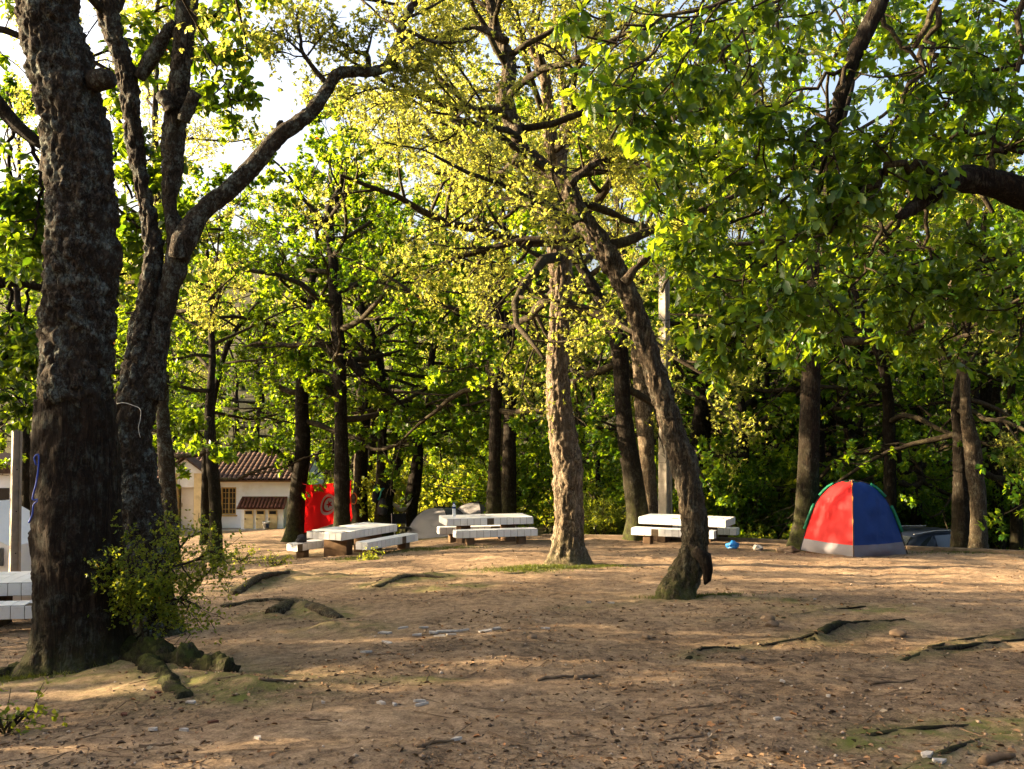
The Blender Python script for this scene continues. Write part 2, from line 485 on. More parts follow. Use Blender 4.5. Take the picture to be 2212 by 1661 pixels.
def base_z(x, y):
    x = np.asarray(x, float); y = np.asarray(y, float)
    yy = np.clip(y, -6, 60)
    z = -0.06 * yy
    xl = np.clip(-x, 0, 16)
    z = z - 0.075 * np.sqrt(xl * xl + 1.0) + 0.075
    z = z - 0.04 * np.clip(y - 26, 0, 16) * sstep(-9, -5, x)
    ky = np.interp(x, KX, KY)
    z = z - 1.3 * sstep(0.25, 3.2, y - ky) * sstep(1.2, 4.5, x)
    hill = np.clip(y - 56, 0, 200)
    z = z + 0.24 * hill * hill / (hill + 14) + 0.05 * np.clip(-x - 20, 0, 60) * sstep(30, 60, y)
    return z

def ground_hit(u, v):
    d, st = 2.0, 0.25
    for _ in range(2000):
        p = pix(u, v, d)
        if p[2] <= base_z(p[0], p[1]):
            if st < 0.004: break
            d -= st; st *= 0.3
        d += st
    p = pix(u, v, d)
    return np.array([p[0], p[1], float(base_z(p[0], p[1]))])

# roots and mounds, drawn on the ground: pixel line, height, width, how root coloured, how mossy
ROOTS = [
    ([(1485, 1420), (1520, 1402), (1600, 1396), (1700, 1386), (1760, 1384)], 0.055, 0.055, 1.0, 0.4),
    ([(1760, 1384), (1800, 1368), (1870, 1356), (1945, 1352)], 0.11, 0.10, 1.0, 0.5),
    ([(598, 1330), (636, 1316), (684, 1326)], 0.16, 0.16, 0.6, 0.9),
    ([(684, 1326), (720, 1332)], 0.05, 0.10, 0.4, 0.9),
    ([(818, 1264), (880, 1252), (958, 1248)], 0.10, 0.14, 0.4, 0.9),
    ([(930, 1268), (1010, 1262)], 0.05, 0.12, 0.2, 0.8),
    ([(520, 1276), (560, 1262), (622, 1240)], 0.16, 0.16, 0.5, 0.7),
    ([(490, 1312), (560, 1303), (640, 1296)], 0.10, 0.12, 0.4, 0.3),
    ([(640, 1250), (720, 1246)], 0.12, 0.25, 0.0, 0.5),
    ([(690, 1362), (750, 1356), (800, 1360)], 0.07, 0.14, 0.0, 0.4),
    ([(1960, 1424), (2020, 1408), (2100, 1400), (2212, 1372)], 0.07, 0.06, 0.9, 0.6),
    ([(2010, 1404), (2080, 1382), (2212, 1366)], 0.06, 0.05, 0.9, 0.5),
    ([(1700, 1335), (1780, 1322), (1860, 1316)], 0.06, 0.08, 0.7, 0.3),
    ([(1540, 1345), (1610, 1338), (1660, 1336)], 0.04, 0.05, 0.7, 0.2),
    ([(1840, 1600), (1930, 1582), (2060, 1572), (2200, 1560)], 0.045, 0.06, 0.3, 1.0),
    ([(1960, 1660), (2040, 1632), (2130, 1600), (2240, 1592)], 0.05, 0.04, 0.8, 0.8),
    ([(760, 1470), (850, 1466), (960, 1468)], 0.03, 0.05, 0.4, 0.7),
    ([(1400, 1205), (1440, 1200)], 0.09, 0.12, 0.0, 0.0),
    ([(280, 1440), (400, 1462), (540, 1490)], 0.10, 0.22, 0.3, 0.7),
    ([(1380, 1300), (1300, 1312), (1220, 1316)], 0.04, 0.07, 0.4, 0.3),
    ([(1530, 1290), (1620, 1296), (1700, 1300)], 0.05, 0.09, 0.5, 0.6),
]
_RS = []
for line, h, w, rc, mo in ROOTS:
    g = [ground_hit(u, v) for u, v in line]
    for a, b in zip(g[:-1], g[1:]):
        _RS.append((a[:2], b[:2], h, w, rc, mo))

def root_field(x, y):
    P = np.stack([x, y], 1)
    z = np.zeros(len(P)); rc = np.zeros(len(P)); mo = np.zeros(len(P))
    wob = 0.6 + 0.8 * np.abs(vnoise(np.stack([x * 3.1, y * 3.1, x * 0], 1), 91))
    for a, b, h, w, c, m in _RS:
        ab = b - a
        t = np.clip(((P - a) @ ab) / (ab @ ab), 0, 1)
        d2 = ((P - a - t[:, None] * ab) ** 2).sum(1)
        g = np.exp(-np.sqrt(d2 + (0.25 * w) ** 2) / (0.8 * w)) * 1.3
        z = np.maximum(z, 0.75 * h * g * wob)
        rc = np.maximum(rc, c * np.clip(g * 1.5 - 0.55, 0, 1))
        mo = np.maximum(mo, m * np.exp(-d2 / (2 * (w * 2.0) ** 2)))
    return z, rc, mo

def gz(x, y):
    x = np.atleast_1d(np.asarray(x, float)); y = np.atleast_1d(np.asarray(y, float))
    near = 1 - sstep(28, 45, y)
    p = np.stack([x, y, 0 * x], 1)
    z = base_z(x, y) + 0.05 * fbm(p * 0.55, 3, 3) + near * (0.028 * fbm(p * 2.3, 3, 11) + 0.026 * fbm(p * 8.0, 3, 23, 0.75))
    rz, _, _ = root_field(x, y)
    return z + rz

def gz1(x, y): return float(gz(x, y)[0])

def spread(a, b, step, grow, far):
    s = list(np.arange(a, b, step))
    st = step
    while s[-1] < far:
        st *= grow; s.append(s[-1] + st)
    return s
xs = np.array(sorted(set([-q for q in spread(0, 8.0, 0.088, 1.08, 170)] + spread(0, 10, 0.088, 1.08, 170))))
ys = np.array(sorted([3 - q for q in spread(0.06, 2, 0.3, 1.3, 60)] + spread(3, 15, 0.062, 1.025, 260)))
GX, GY = np.meshgrid(xs, ys)
gx, gy = GX.ravel(), GY.ravel()
_, rootc, rootm = root_field(gx, gy)
moss = rootm.copy()
def patch(u, v, rx, ry, s=1.0):
    c = ground_hit(u, v)
    d = ((gx - c[0]) / rx) ** 2 + ((gy - c[1]) / ry) ** 2
    return s * np.exp(-d)
for a in [(1215, 1222, 0.75, 0.55, 1.0), (1130, 1232, 0.6, 0.5, 0.8), (1000, 1235, 1.2, 0.5, 0.35), (470, 1222, 0.5, 0.6, 0.9), (1470, 1290, 0.5, 0.35, 1.0),
          (540, 1512, 0.25, 0.25, 0.9), (70, 1470, 0.8, 0.4, 0.9), (1860, 1318, 0.9, 0.35, 0.8), (2150, 1585, 0.6, 0.35, 0.7), (760, 1212, 0.35, 0.3, 1.0), (930, 1186, 1.0, 0.4, 0.9), (620, 1200, 1.2, 1.2, 0.4)]:
    moss = np.maximum(moss, patch(*a))
litter = np.zeros_like(moss)
for a in [(1100, 1400, 1.4, 1.2, 0.55), (1900, 1420, 2.2, 2.2, 0.75), (1500, 1180, 3.0, 3.0, 0.7), (350, 1530, 1.2, 0.6, 0.7), (1750, 1500, 1.8, 1.2, 0.5), (560, 1150, 5.0, 6.0, 0.6), (700, 1300, 1.6, 1.2, 0.4), (1250, 1500, 1.2, .5, .3)]:
    litter = np.maximum(litter, patch(*a))
kyv = np.interp(gx, KX, KY)
grassm = np.maximum(sstep(0.4, 1.6, gy - kyv) * sstep(0, 3, gx), np.maximum(sstep(50, 60, gy), sstep(29, 32, gy) * sstep(-8, -5, gx))) * 0.8
GV = np.stack([gx, gy, gz(gx, gy)], 1)
nx_, ny_ = len(xs), len(ys)
I = np.arange(ny_ - 1)[:, None] * nx_ + np.arange(nx_ - 1)[None, :]
GQ = np.stack([I, I + 1, I + 1 + nx_, I + nx_], -1).reshape(-1, 4)
ground = obj('ground', mesh_np('ground', GV, [GQ], M['ground'], True, {'moss': moss, 'litter': litter, 'root': rootc, 'grass': grassm}))
tag(ground, 'bare brown dirt clearing with roots and moss', 'ground', kind='structure')

# ------------------------------------------------------------------ leaves and trees
LT_OAK = np.array([(0, 0, 0), (.42, .26, .07), (.80, .22, .04), (1, 0, -.10), (.80, -.22, .04), (.42, -.26, .07)])
LF_OAK = np.array([(0, 1, 2, 3), (0, 3, 4, 5)])
LT_SM = np.array([(0, 0, 0), (.5, .28, .05), (1, 0, 0), (.5, -.28, .05)])
LF_SM = np.array([(0, 1, 2, 3)])
_l = [(0, .02), (.16, .07), (.26, .16), (.33, .13), (.44, .24), (.52, .18), (.64, .27), (.72, .18), (.84, .19), (.92, .10), (1.0, 0)]
LT_LOBE = np.array([(x, 0, -.10 * x * x) for x, y in _l] + [(x, y, .16 * y - .10 * x * x) for x, y in _l[:-1]] + [(x, -y, .16 * y - .10 * x * x) for x, y in _l[:-1]])
LF_LOBE_Q = []
LF_LOBE_T = []
for _k in range(9):
    LF_LOBE_Q += [(_k, 11 + _k, 12 + _k, _k + 1), (_k, _k + 1, 22 + _k, 21 + _k)]
LF_LOBE_T = [(9, 20, 10), (9, 10, 30)]

LT_WAVY = np.array([(0, 0, 0), (.40, 0, -.02), (.72, 0, -.07), (1, 0, -.19), (.22, .10, .03), (.42, .26, .07), (.55, .17, .01), (.80, .22, -.04), (.22, -.10, .03), (.42, -.26, .07), (.55, -.17, .01), (.80, -.22, -.04)])
LF_WAVY = np.array([(0, 4, 5, 1), (1, 5, 6, 2), (2, 6, 7, 3), (0, 1, 9, 8), (1, 2, 10, 9), (2, 3, 11, 10)])

def leaf_frames(C, D, m, rng, droop=0.35, open_=(55, 95)):
    """m leaves round each rosette centre C with twig direction D -> origin, axis, side, normal"""
    N = len(C)
    C = np.repeat(C, m, 0); D = nrm(np.repeat(D, m, 0))
    q = rng.normal(0, 1, C.shape)
    rad = nrm(q - (q * D).sum(1, keepdims=True) * D)
    ang = np.radians(rng.uniform(open_[0], open_[1], len(C)))[:, None]
    a = D * np.cos(ang) + rad * np.sin(ang)
    a = nrm(a + np.array([0, 0, -1.0]) * rng.uniform(0.2, 1.0, (len(C), 1)) * droop)
    up = np.array([0, 0, 1.0]) + rng.normal(0, 0.45, C.shape)
    n = nrm(up - (up * a).sum(1, keepdims=True) * a)
    return C, a, np.cross(n, a), n

def leaves_mesh(name, C, D, m, size, rng, mat, tmpl=LT_OAK, faces=LF_OAK, droop=0.35, var=0.3, open_=(55, 95)):
    O, a, s, n = leaf_frames(C, D, m, rng, droop, open_)
    L = size * rng.uniform(1 - var, 1 + var, (len(O), 1, 1))
    wv = rng.uniform(0.8, 1.2, (len(O), 1, 1))
    V = O[:, None, :] + L * (tmpl[None, :, 0:1] * a[:, None, :] + wv * tmpl[None, :, 1:2] * s[:, None, :] + tmpl[None, :, 2:3] * n[:, None, :])
    k = len(tmpl)
    F = (np.arange(len(O))[:, None, None] * k + faces[None]).reshape(-1, faces.shape[1])
    lv = np.repeat(np.clip(np.repeat(rng.uniform(0, 1, len(C)), m) * 0.4 + rng.uniform(0, 1, len(O)) * 0.6, 0, 1), k)
    return mesh_np(name, V.reshape(-1, 3), [F], mat, False, {'lv': lv})

def wander(p, d, L, n, rng, jit=0.2, trop=0.0):
    P = [np.array(p, float)]
    d = nrm(d)
    for i in range(n):
        d = nrm(d + rng.normal(0, jit, 3) + np.array([0, 0, trop]))
        P.append(P[-1] + d * L / n)
    return np.array(P)

def turn(d, ang, rng):
    q = rng.normal(0, 1, 3)
    q[2] *= 0.6
    perp = nrm(q - (q @ d) * d)
    return nrm(d * math.cos(ang) + perp * math.sin(ang))

def grow(limbs, rng, nb=6, nt=5, bl=0.42, tl=0.36, jit=0.16, trop=0.02, r_tw=0.006, keep=None):
    """limbs = [(points, radius at start)] -> tubes, rosette centres, directions"""
    tubes, C, D = [], [], []
    for LP, r0 in limbs:
        n = len(LP)
        L = np.linalg.norm(np.diff(LP, axis=0), axis=1).sum()
        rr = np.linspace(r0, max(0.012, r0 * 0.22), n)
        tubes.append((LP, rr, 7))
        for b in range(nb):
            t = 0.22 + 0.78 * (b + rng.uniform(0, 1)) / nb
            f = min(t, 0.999) * (n - 1); k = int(f)
            p = LP[k] + (LP[min(k + 1, n - 1)] - LP[k]) * (f - k)
            d = nrm(LP[min(k + 1, n - 1)] - LP[k])
            bL = L * bl * rng.uniform(0.6, 1.15) * (1.15 - 0.45 * t)
            BP = wander(p, turn(d, R(rng.uniform(28, 68)), rng), bL, 5, rng, jit * 1.3, trop)
            rb = max(0.010, r0 * (1 - 0.75 * t) * 0.55)
            tubes.append((BP, np.linspace(rb, 0.007, 6), 4))
            for w in range(nt):
                tt = 0.25 + 0.75 * (w + rng.uniform(0, 1)) / nt
                f2 = min(tt, 0.999) * 5; k2 = int(f2)
                q = BP[k2] + (BP[k2 + 1] - BP[k2]) * (f2 - k2)
                d2 = nrm(BP[k2 + 1] - BP[k2])
                tL = max(0.25, bL * tl * rng.uniform(0.6, 1.2))
                TP = wander(q, turn(d2, R(rng.uniform(25, 75)), rng), tL, 3, rng, jit * 1.5, -0.02)
                tubes.append((TP, np.linspace(r_tw, 0.003, 4), 3))
                for z in (1, 2, 3):
                    C.append(TP[z] + rng.normal(0, 0.03, 3)); D.append(TP[z] - TP[z - 1])
            C.append(BP[-1]); D.append(BP[-1] - BP[-2])
    return tubes, np.array(C), nrm(np.array(D))

def trunk_mesh(name, path, rad, mat, rng_seed, sides=40, step=0.06, lump=0.06, plates=0.02, psc=9.0, pz=0.45, flare=0.5, flare_h=0.6, lobes=5, moss_h=0.5, ground_z=None, top_taper=False):
    """path (n,3), rad (n) -> displaced trunk tube"""
    n = max(8, int(np.linalg.norm(np.diff(path, axis=0), axis=1).sum() / step))
    PR = catmull(np.hstack([path, np.asarray(rad)[:, None]]), n)
    P, r = PR[:, :3], np.maximum(PR[:, 3], 0.004)
    V, Q, T = tube_np(P, r, sides, True, np.array([1.0, 0.0, 0.05]))
    ring = V[:n * sides].reshape(n, sides, 3)
    out = ring - P[:, None, :]
    rl = np.linalg.norm(out, axis=2, keepdims=True)
    o = out / rl
    gzv = P[0, 2] if ground_z is None else ground_z
    hh = P[:, 2] - gzv
    fl = np.where(hh < flare_h * 3, flare * np.exp(-np.clip(hh, -0.1, None) / (flare_h * 0.45)), 0)[:, None]
    th = np.arange(sides) / sides * 2 * np.pi
    rs = np.random.default_rng(rng_seed)
    lob = sum(rs.uniform(0.4, 1) * np.cos(k * th + rs.uniform(0, 6.28)) for k in range(2, 2 + lobes - 1)) / (lobes * 0.6)
    flat = ring.reshape(-1, 3)
    sc = np.repeat(r, sides)
    lum = fbm(flat * np.array([1.6, 1.6, 0.9]), 3, rng_seed) * lump * np.clip(sc / 0.25, 0.4, 3)
    q = flat * np.array([psc, psc, psc * pz]) + 0.5 * np.stack([vnoise(flat * 6, rng_seed + 5), vnoise(flat * 6, rng_seed + 6), vnoise(flat * 6, rng_seed + 7)], 1)
    f1, f2 = worley(q, rng_seed)
    rdg = np.clip(np.abs(fbm(flat * np.array([psc, psc, psc * pz]) * 0.7 + 0.4 * vnoise(flat * 5, rng_seed + 3)[:, None], 3, rng_seed + 2)) * 3.2, 0, 1)
    pl = (rdg - 0.6) * plates + (0.5 - f1) * plates * 0.8 + fbm(flat * 24, 2, rng_seed + 9) * plates * 0.7
    disp = (lum + pl).reshape(n, sides, 1) + (fl * (1 + 0.9 * lob[None, :]))[:, :, None] * rl
    ring = ring + o * disp
    V[:n * sides] = ring.reshape(-1, 3)
    mo = np.exp(-np.clip(V[:, 2] - gzv, 0, None) / max(moss_h, 0.01))
    return mesh_np(name, V, [Q, T], mat, True, {'moss': mo}), P, r

def path_px(pts, d, dd=0.0):
    """pixel centre line (u, v, width) from the ground up -> world points, radii; dd = metres the path comes nearer (-) or goes back (+) up its length"""
    n = len(pts)
    P, r = [], []
    for k, (u, v, w) in enumerate(pts):
        dk = d + dd * k / max(1, n - 1)
        P.append(pix(u, v, dk)); r.append(w / 2 / FPX * dk)
    return np.array(P), np.array(r)

NAMED = {}
def tree(key, label, pts, d, H, dd=0.0, kind='oak', hs=2.4, nl=13, spread_=4.0, seed=1, leaf=0.125, m=7, nb=6, nt=5, extra=None, sides=20, group=None, bark=None, plates=0.012, lump=0.035, psc=11, pz=0.3, flare=0.5, droop=0.35, limbs=True, name=None, only=None, moss_h=0.7, step=0.09, flare_h=0.6, clear=None):
    rng = np.random.default_rng(seed)
    P, r = path_px(pts, d, dd)
    base = P[0].copy()
    base[2] = gz1(base[0], base[1])
    P = np.vstack([[P[0][0], P[0][1], base[2] - 0.35], P]) if P[0][2] > base[2] - 0.3 else P
    if len(r) < len(P): r = np.concatenate([[r[0]], r])
    top = P[-1]
    if H:                                    # carry the trunk on up to its full height
        need = base[2] + H - top[2]
        if need > 0.8:
            dirn = nrm(P[-1] - P[-3]); dirn = nrm(dirn + np.array([0, 0, 1.2]))
            E = wander(top, dirn, need, 6, rng, 0.14, 0.05)[1:]
            P = np.vstack([P, E]); r = np.concatenate([r, np.linspace(r[-1] * 0.85, 0.03, 6)])
    if kind == 'oak': nl = int(nl * 1.2)
    root = empty(name or ('cork_oak' if kind == 'cork' else 'oak_tree'), base)
    loc = P - base
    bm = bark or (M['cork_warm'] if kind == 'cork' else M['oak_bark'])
    me, Pp, rr = trunk_mesh('trunk', loc, r, bm, seed, sides, step, lump, plates, psc, pz, flare, flare_h, 5, moss_h, 0.0)
    obj('trunk', me, root)
    L = []
    if limbs:
        zt = Pp[:, 2]
        for k in range(nl):
            t = (k + rng.uniform(0, 1)) / nl
            h = hs + (zt.max() - hs) * t ** 0.9
            i = int(np.argmin(np.abs(zt - h)))
            az = k * 2.399 + rng.uniform(-0.5, 0.5)
            el = R(-12 + 64 * t + rng.uniform(-12, 12))
            dv = np.array([math.cos(az) * math.cos(el), math.sin(az) * math.cos(el), math.sin(el)])
            if only is not None and not only(Pp[i] + base, dv): continue
            LL = spread_ * (0.75 + 0.5 * math.sin(math.pi * min(1, t * 0.9 + 0.25))) * rng.uniform(0.7, 1.1) * (1.0 if t < 0.75 else 0.7)
            lp = wander(Pp[i], dv, LL, 8, rng, 0.17, 0.015)
            L.append((lp, min(rr[i] * 0.55, 0.11)))
    for e in (extra or []):
        EP, er = path_px(e[0], d, 0)
        if len(e) > 2: EP = EP + np.array([[0, e[2] * k / (len(EP) - 1), 0] for k in range(len(EP))])
        EP = catmull(np.hstack([EP - base, er[:, None]]), 26)
        em, _, _ = trunk_mesh('limb', EP[:, :3], EP[:, 3], bm, seed + 7, 14, 0.08, lump * 0.7, plates, psc, pz, 0, 0.5, 3, 0.01, -99)
        obj('limb', em, root)
        if e[1]:
            L.append((EP[4:, :3], max(0.02, er[-1])))
    if L:
        tubes, C, D = grow(L, rng, nb, nt, trop=0.02)
        obj('branches', tubes_mesh('branches', tubes, M['twig']), root)
        if kind == 'oak':                    # foliage in separate layered clumps with gaps between
            cl = fbm(C * np.array([0.95, 0.95, 1.5]) + seed * 3.7, 2, seed)
            ok = cl > -0.10
            C, D = C[ok], D[ok]
        if kind == 'cork':
            C2 = np.repeat(C, 4, 0) + rng.normal(0, 0.12, (len(C) * 4, 3)); D2 = np.repeat(D, 4, 0)
            if clear is not None:            # the old stems keep their own space free of twigs
                ok = np.ones(len(C2), bool)
                wp = C2 + base
                for q in clear:
                    ok &= ~((((wp[:, [0, 2]] - q[None, [0, 2]]) ** 2).sum(1) < 0.46 ** 2) & (wp[:, 1] < q[1] + 0.2) & (wp[:, 1] > q[1] - 2.2))
                C2, D2 = C2[ok], D2[ok]
            me = leaves_mesh('crown', C2, D2, m, leaf, rng, M['cork_leaf'], LT_SM, LF_SM, 0.1, 0.35, (20, 110))
        else:
            me = leaves_mesh('crown', C, D, int(m * 1.9), leaf * 0.92, rng, M['oak'], LT_SM * np.array([1, 1.08, 1.2]), LF_SM, droop=droop, var=0.4)
        obj('crown', me, root)
    tag(root, label, 'tree', group)
    NAMED[key] = root
    return root

def copy_tree(src, loc, rz, s, label, group, far=False):
    o = src.copy(); COL.objects.link(o)
    o.location = loc; o.rotation_euler = (0, 0, rz); o.scale = (s, s, s * 1.0)
    o['label'] = label; o['group'] = group
    for ch in src.children:
        c = ch.copy(); COL.objects.link(c); c.parent = o
    return o

# --- the big stripped cork oak in front
P1, r1 = path_px([(167, 1452, 201), (167, 1400, 188), (167, 1330, 182), (166, 1250, 177), (165, 1150, 169), (167, 1060, 158), (166, 980, 149), (165, 900, 143), (165, 862, 141)], 9.5)
b1 = np.array([P1[0][0], P1[0][1], gz1(P1[0][0], P1[0][1])])
T1 = empty('cork_oak', b1)
tag(T1, 'huge cork oak with its lower trunk stripped dark below a rough grey collar', 'tree', 'cork oaks')
P1 = np.vstack([P1[0] - [0, 0, 0.5], P1]); r1 = np.concatenate([[r1[0] * 1.05], r1])
me, _, _ = trunk_mesh('stripped_trunk', P1 - b1, r1, M['strip_bark'], 5, 120, 0.035, 0.075, 0.026, 8, 0.10, 0.30, 0.45, 6, 0.14, 0.0)
tag(obj('stripped_trunk', me, T1), 'dark stripped lower trunk')
P1b, r1b = path_px([(166, 872, 135), (166, 852, 149), (166, 800, 149), (170, 700, 151), (176, 620, 149), (179, 553, 149), (174, 430, 142), (166, 290, 137), (146, 200, 140), (128, 130, 144), (110, 60, 131), (104, 0, 129), (98, -120, 126), (86, -300, 108), (96, -520, 81)], 9.5)
me, _, _ = trunk_mesh('bark', P1b - b1, r1b, M['cork_bark'], 8, 128, 0.026, 0.06, 0.042, 14, 0.6, 0, 0.5, 4, 0.01, -99)
_co = np.zeros(len(me.vertices) * 3, np.float32); me.vertices.foreach_get('co', _co); _co = _co.reshape(-1, 3)
_zb = _co[:, 2].min()
_w = np.exp(-(_co[:, 2] - _zb) / 0.16)
_co[:, 2] += _w * (0.10 * fbm(np.stack([_co[:, 0] * 4, _co[:, 1] * 4, _co[:, 0] * 0], 1), 3, 55) - 0.02)      # ragged lower lip of the cork
me.vertices.foreach_set('co', _co.ravel()); me.update()
tag(obj('bark', me, T1), 'thick rugged grey cork bark')
mk = MB()
kn = pix(228, 170, 9.35)
V, Q, Tt = tube_np(np.array([pix(200, 176, 9.4), pix(220, 172, 9.35), pix(236, 172, 9.3), pix(242, 172, 9.3)]) - b1, [0.11, 0.105, 0.08, 0.03], 14)
V = V + nrm(V - (kn - b1)) * (0.035 * fbm(V * 11, 3, 4))[:, None]
mk.add(V, [tuple(q) for q in Q] + [tuple(q) for q in Tt]).build('knot', M['cork_bark'], T1, True)
rngT = np.random.default_rng(77)
L1 = []
top1 = P1b[-1] - b1
for k in range(11):
    az = k * 2.4
    dv = np.array([math.cos(az), math.sin(az), rngT.uniform(0.1, 0.7)])
    L1.append((wander(P1b[-1 - (k % 3)] - b1, dv, 3.6, 8, rngT, 0.17, 0.0), 0.07))
tb, C, D = grow(L1, rngT, 6, 5)
obj('branches', tubes_mesh('branches', tb, M['twig']), T1)
C2 = np.repeat(C, 3, 0) + rngT.normal(0, 0.1, (len(C) * 3, 3))
obj('crown', leaves_mesh('crown', C2, np.repeat(D, 3, 0), 6, 0.055, rngT, M['cork_leaf'], LT_SM, LF_SM, 0.1, 0.35, (20, 110)), T1)
# gnarled roots spreading from its foot
def root_part(line, w, h, d0, parent, base, seed, mat=None, sides=24, mossy=1.0, rough=1.0, lift=-0.02):
    P = []
    for (u, v) in line:
        g = ground_hit(u, v); P.append([g[0], g[1], gz1(g[0], g[1]) - base[2] + lift])
    P = np.array(P); P[:, :2] -= base[:2]
    n = 60
    PR = catmull(np.hstack([P, np.linspace(w, w * 0.55, len(P))[:, None]]), n)
    V, Q, T = tube_np(PR[:, :3], PR[:, 3], sides, True, np.array([0.0, 0.0, 1.0]))
    V = V + nrm(rngT.normal(0, 1, V.shape)) * 0 
    nv = fbm(V * 5.5, 4, seed)
    ctr = np.vstack([np.repeat(PR[:, :3], sides, 0), PR[:1, :3], PR[-1:, :3]])
    V = V + nrm(V - ctr) * ((nv * w * 0.7 + fbm(V * 19, 3, seed + 1) * w * 0.35) * rough)[:, None]
    V[:, 2] = ctr[:, 2] + (V[:, 2] - ctr[:, 2]) * (h / w)
    mo = np.clip((V[:, 2] - ctr[:, 2]) / h, 0, 1) * mossy
    return obj('root', mesh_np('root', V, [Q, T], mat or M['oak_bark'], True, {'moss': mo}), parent)
root_part([(240, 1425), (300, 1436), (380, 1446), (450, 1450), (500, 1462)], 0.17, 0.20, 9, T1, b1, 3)
root_part([(330, 1428), (400, 1426), (450, 1430)], 0.10, 0.12, 9, T1, b1, 13)
root_part([(290, 1440), (350, 1462), (372, 1490), (400, 1512)], 0.10, 0.09, 9, T1, b1, 23)
root_part([(90, 1440), (40, 1452), (-20, 1470)], 0.16, 0.13, 9, T1, b1, 33)

# --- second cork oak with twin stems and the long dark arm
P2, r2 = path_px([(318, 1372, 112), (312, 1300, 106), (308, 1200, 104), (300, 1100, 100), (288, 1000, 92), (284, 919, 86), (296, 860, 88), (300, 819, 74), (308, 719, 56), (322, 640, 50), (333, 553, 46), (322, 470, 36), (306, 400, 34), (290, 300, 36), (280, 200, 44), (262, 120, 46), (236, 40, 46), (226, -60, 44), (210, -220, 36), (215, -380, 20)], 11.4)
T2b = np.array([P2[0][0], P2[0][1], gz1(P2[0][0], P2[0][1])])
T2 = empty('cork_oak', T2b)
tag(T2, 'twin-stemmed cork oak with a long dark arm reaching over the clearing', 'tree', 'cork oaks')
P2 = np.vstack([P2[0] - [0, 0, 0.4], P2]); r2 = np.concatenate([[r2[0]], r2])
me, _, _ = trunk_mesh('trunk', P2 - T2b, r2, M['cork_bark'], 21, 84, 0.03, 0.05, 0.032, 13, 0.55, 0.35, 0.5, 5, 0.35, 0.0)
obj('trunk', me, T2)
def stem(parent, base, pts, d, name, mat, seed, sides=36, plates=0.022, dd=0.0, step=0.04, lump=0.04):
    P, r = path_px(pts, d, dd)
    me, Pp, rr = trunk_mesh(name, P - base, r, mat, seed, sides, step, lump, plates, 13, 0.5, 0, 0.5, 4, 0.01, -99)
    return obj(name, me, parent), Pp, rr
stem(T2, T2b, [(318, 860, 70), (330, 800, 62), (345, 719, 46), (362, 640, 46), (384, 553, 48), (376, 490, 36), (366, 440, 30), (372, 366, 44), (378, 276, 50), (386, 200, 44), (396, 100, 44), (404, 20, 46), (404, -80, 44), (398, -260, 30)], 11.4, 'stem', M['cork_bark'], 22)
ARM = [(384, 560, 38), (402, 510, 50), (440, 455, 41), (500, 405, 40), (553, 352, 40), (603, 293, 38), (663, 250, 31), (700, 203, 28), (726, 163, 28), (760, 155, 26), (793, 156, 24), (834, 145, 24), (852, 110, 22), (863, 83, 21), (874, 40, 19), (896, 5, 17), (930, -60, 14), (960, -150, 10)]
_, ArmP, ArmR = stem(T2, T2b, ARM, 11.3, 'limb', M['cork_bark'], 24, 28, 0.015, 1.0)
stem(T2, T2b, [(300, 170, 26), (330, 120, 34), (362, 68, 30), (380, 50, 30)], 11.4, 'limb', M['cork_bark'], 26, 18)
stem(T2, T2b, [(372, 240, 26), (356, 214, 28), (347, 200, 24)], 11.25, 'stub', M['cork_bark'], 27, 16)
stem(T2, T2b, [(396, 262, 26), (412, 220, 28), (424, 200, 22)], 11.25, 'stub', M['cork_bark'], 28, 16)
stem(T2, T2b, [(614, 290, 20), (606, 268, 18), (612, 262, 8)], 11.9, 'stub', M['cork_bark'], 29, 12)
rng2 = np.random.default_rng(202)
SUBS = [[(706, 180, 13), (680, 150, 11), (652, 110, 9), (650, 84, 7), (640, 40, 5)], [(650, 112, 7), (625, 90, 5), (600, 70, 4)], [(664, 120, 5), (700, 72, 4), (722, 50, 3)],
        [(796, 146, 13), (793, 118, 11), (766, 112, 8), (740, 90, 5)], [(792, 116, 8), (800, 90, 5), (806, 60, 3)], [(866, 68, 11), (890, 70, 9), (920, 85, 8), (960, 92, 7), (1010, 90, 4)],
        [(870, 75, 9), (890, 100, 7), (904, 128, 5)], [(836, 146, 9), (855, 154, 6)], [(880, 40, 8), (940, 10, 6), (990, -20, 4)]]
L2 = []
for sb in SUBS:
    P, r = path_px(sb, 11.9)
    PR = catmull(np.hstack([P - T2b, r[:, None]]), 14)
    obj('branch', tubes_mesh('branch', [(PR[:, :3], PR[:, 3], 8)], M['cork_bark']), T2)
    L2.append((PR[3:, :3], float(PR[-1, 3])))
for k in range(9):
    az = k * 2.4 + 0.4
    dv = np.array([math.cos(az), math.sin(az), rng2.uniform(0.2, 0.8)])
    src = (P2[-1 - (k % 4)] - T2b)
    L2.append((wander(src, dv, 2.6, 8, rng2, 0.18, 0.0), 0.05))
for k in range(5):
    L2.append((wander(ArmP[-1 - 4 * k], np.array([rng2.uniform(-0.3, 1), rng2.uniform(-1, 1), 0.5]), 2.0, 8, rng2, 0.18, 0.0), 0.03))
tb, C, D = grow(L2, rng2, 5, 5)
obj('branches', tubes_mesh('branches', tb, M['twig']), T2)
C2 = C + rng2.normal(0, 0.08, (len(C), 3))
obj('crown', leaves_mesh('crown', C2, D, 7, 0.055, rng2, M['cork_leaf'], LT_SM, LF_SM, 0.1, 0.35, (20, 110)), T2)

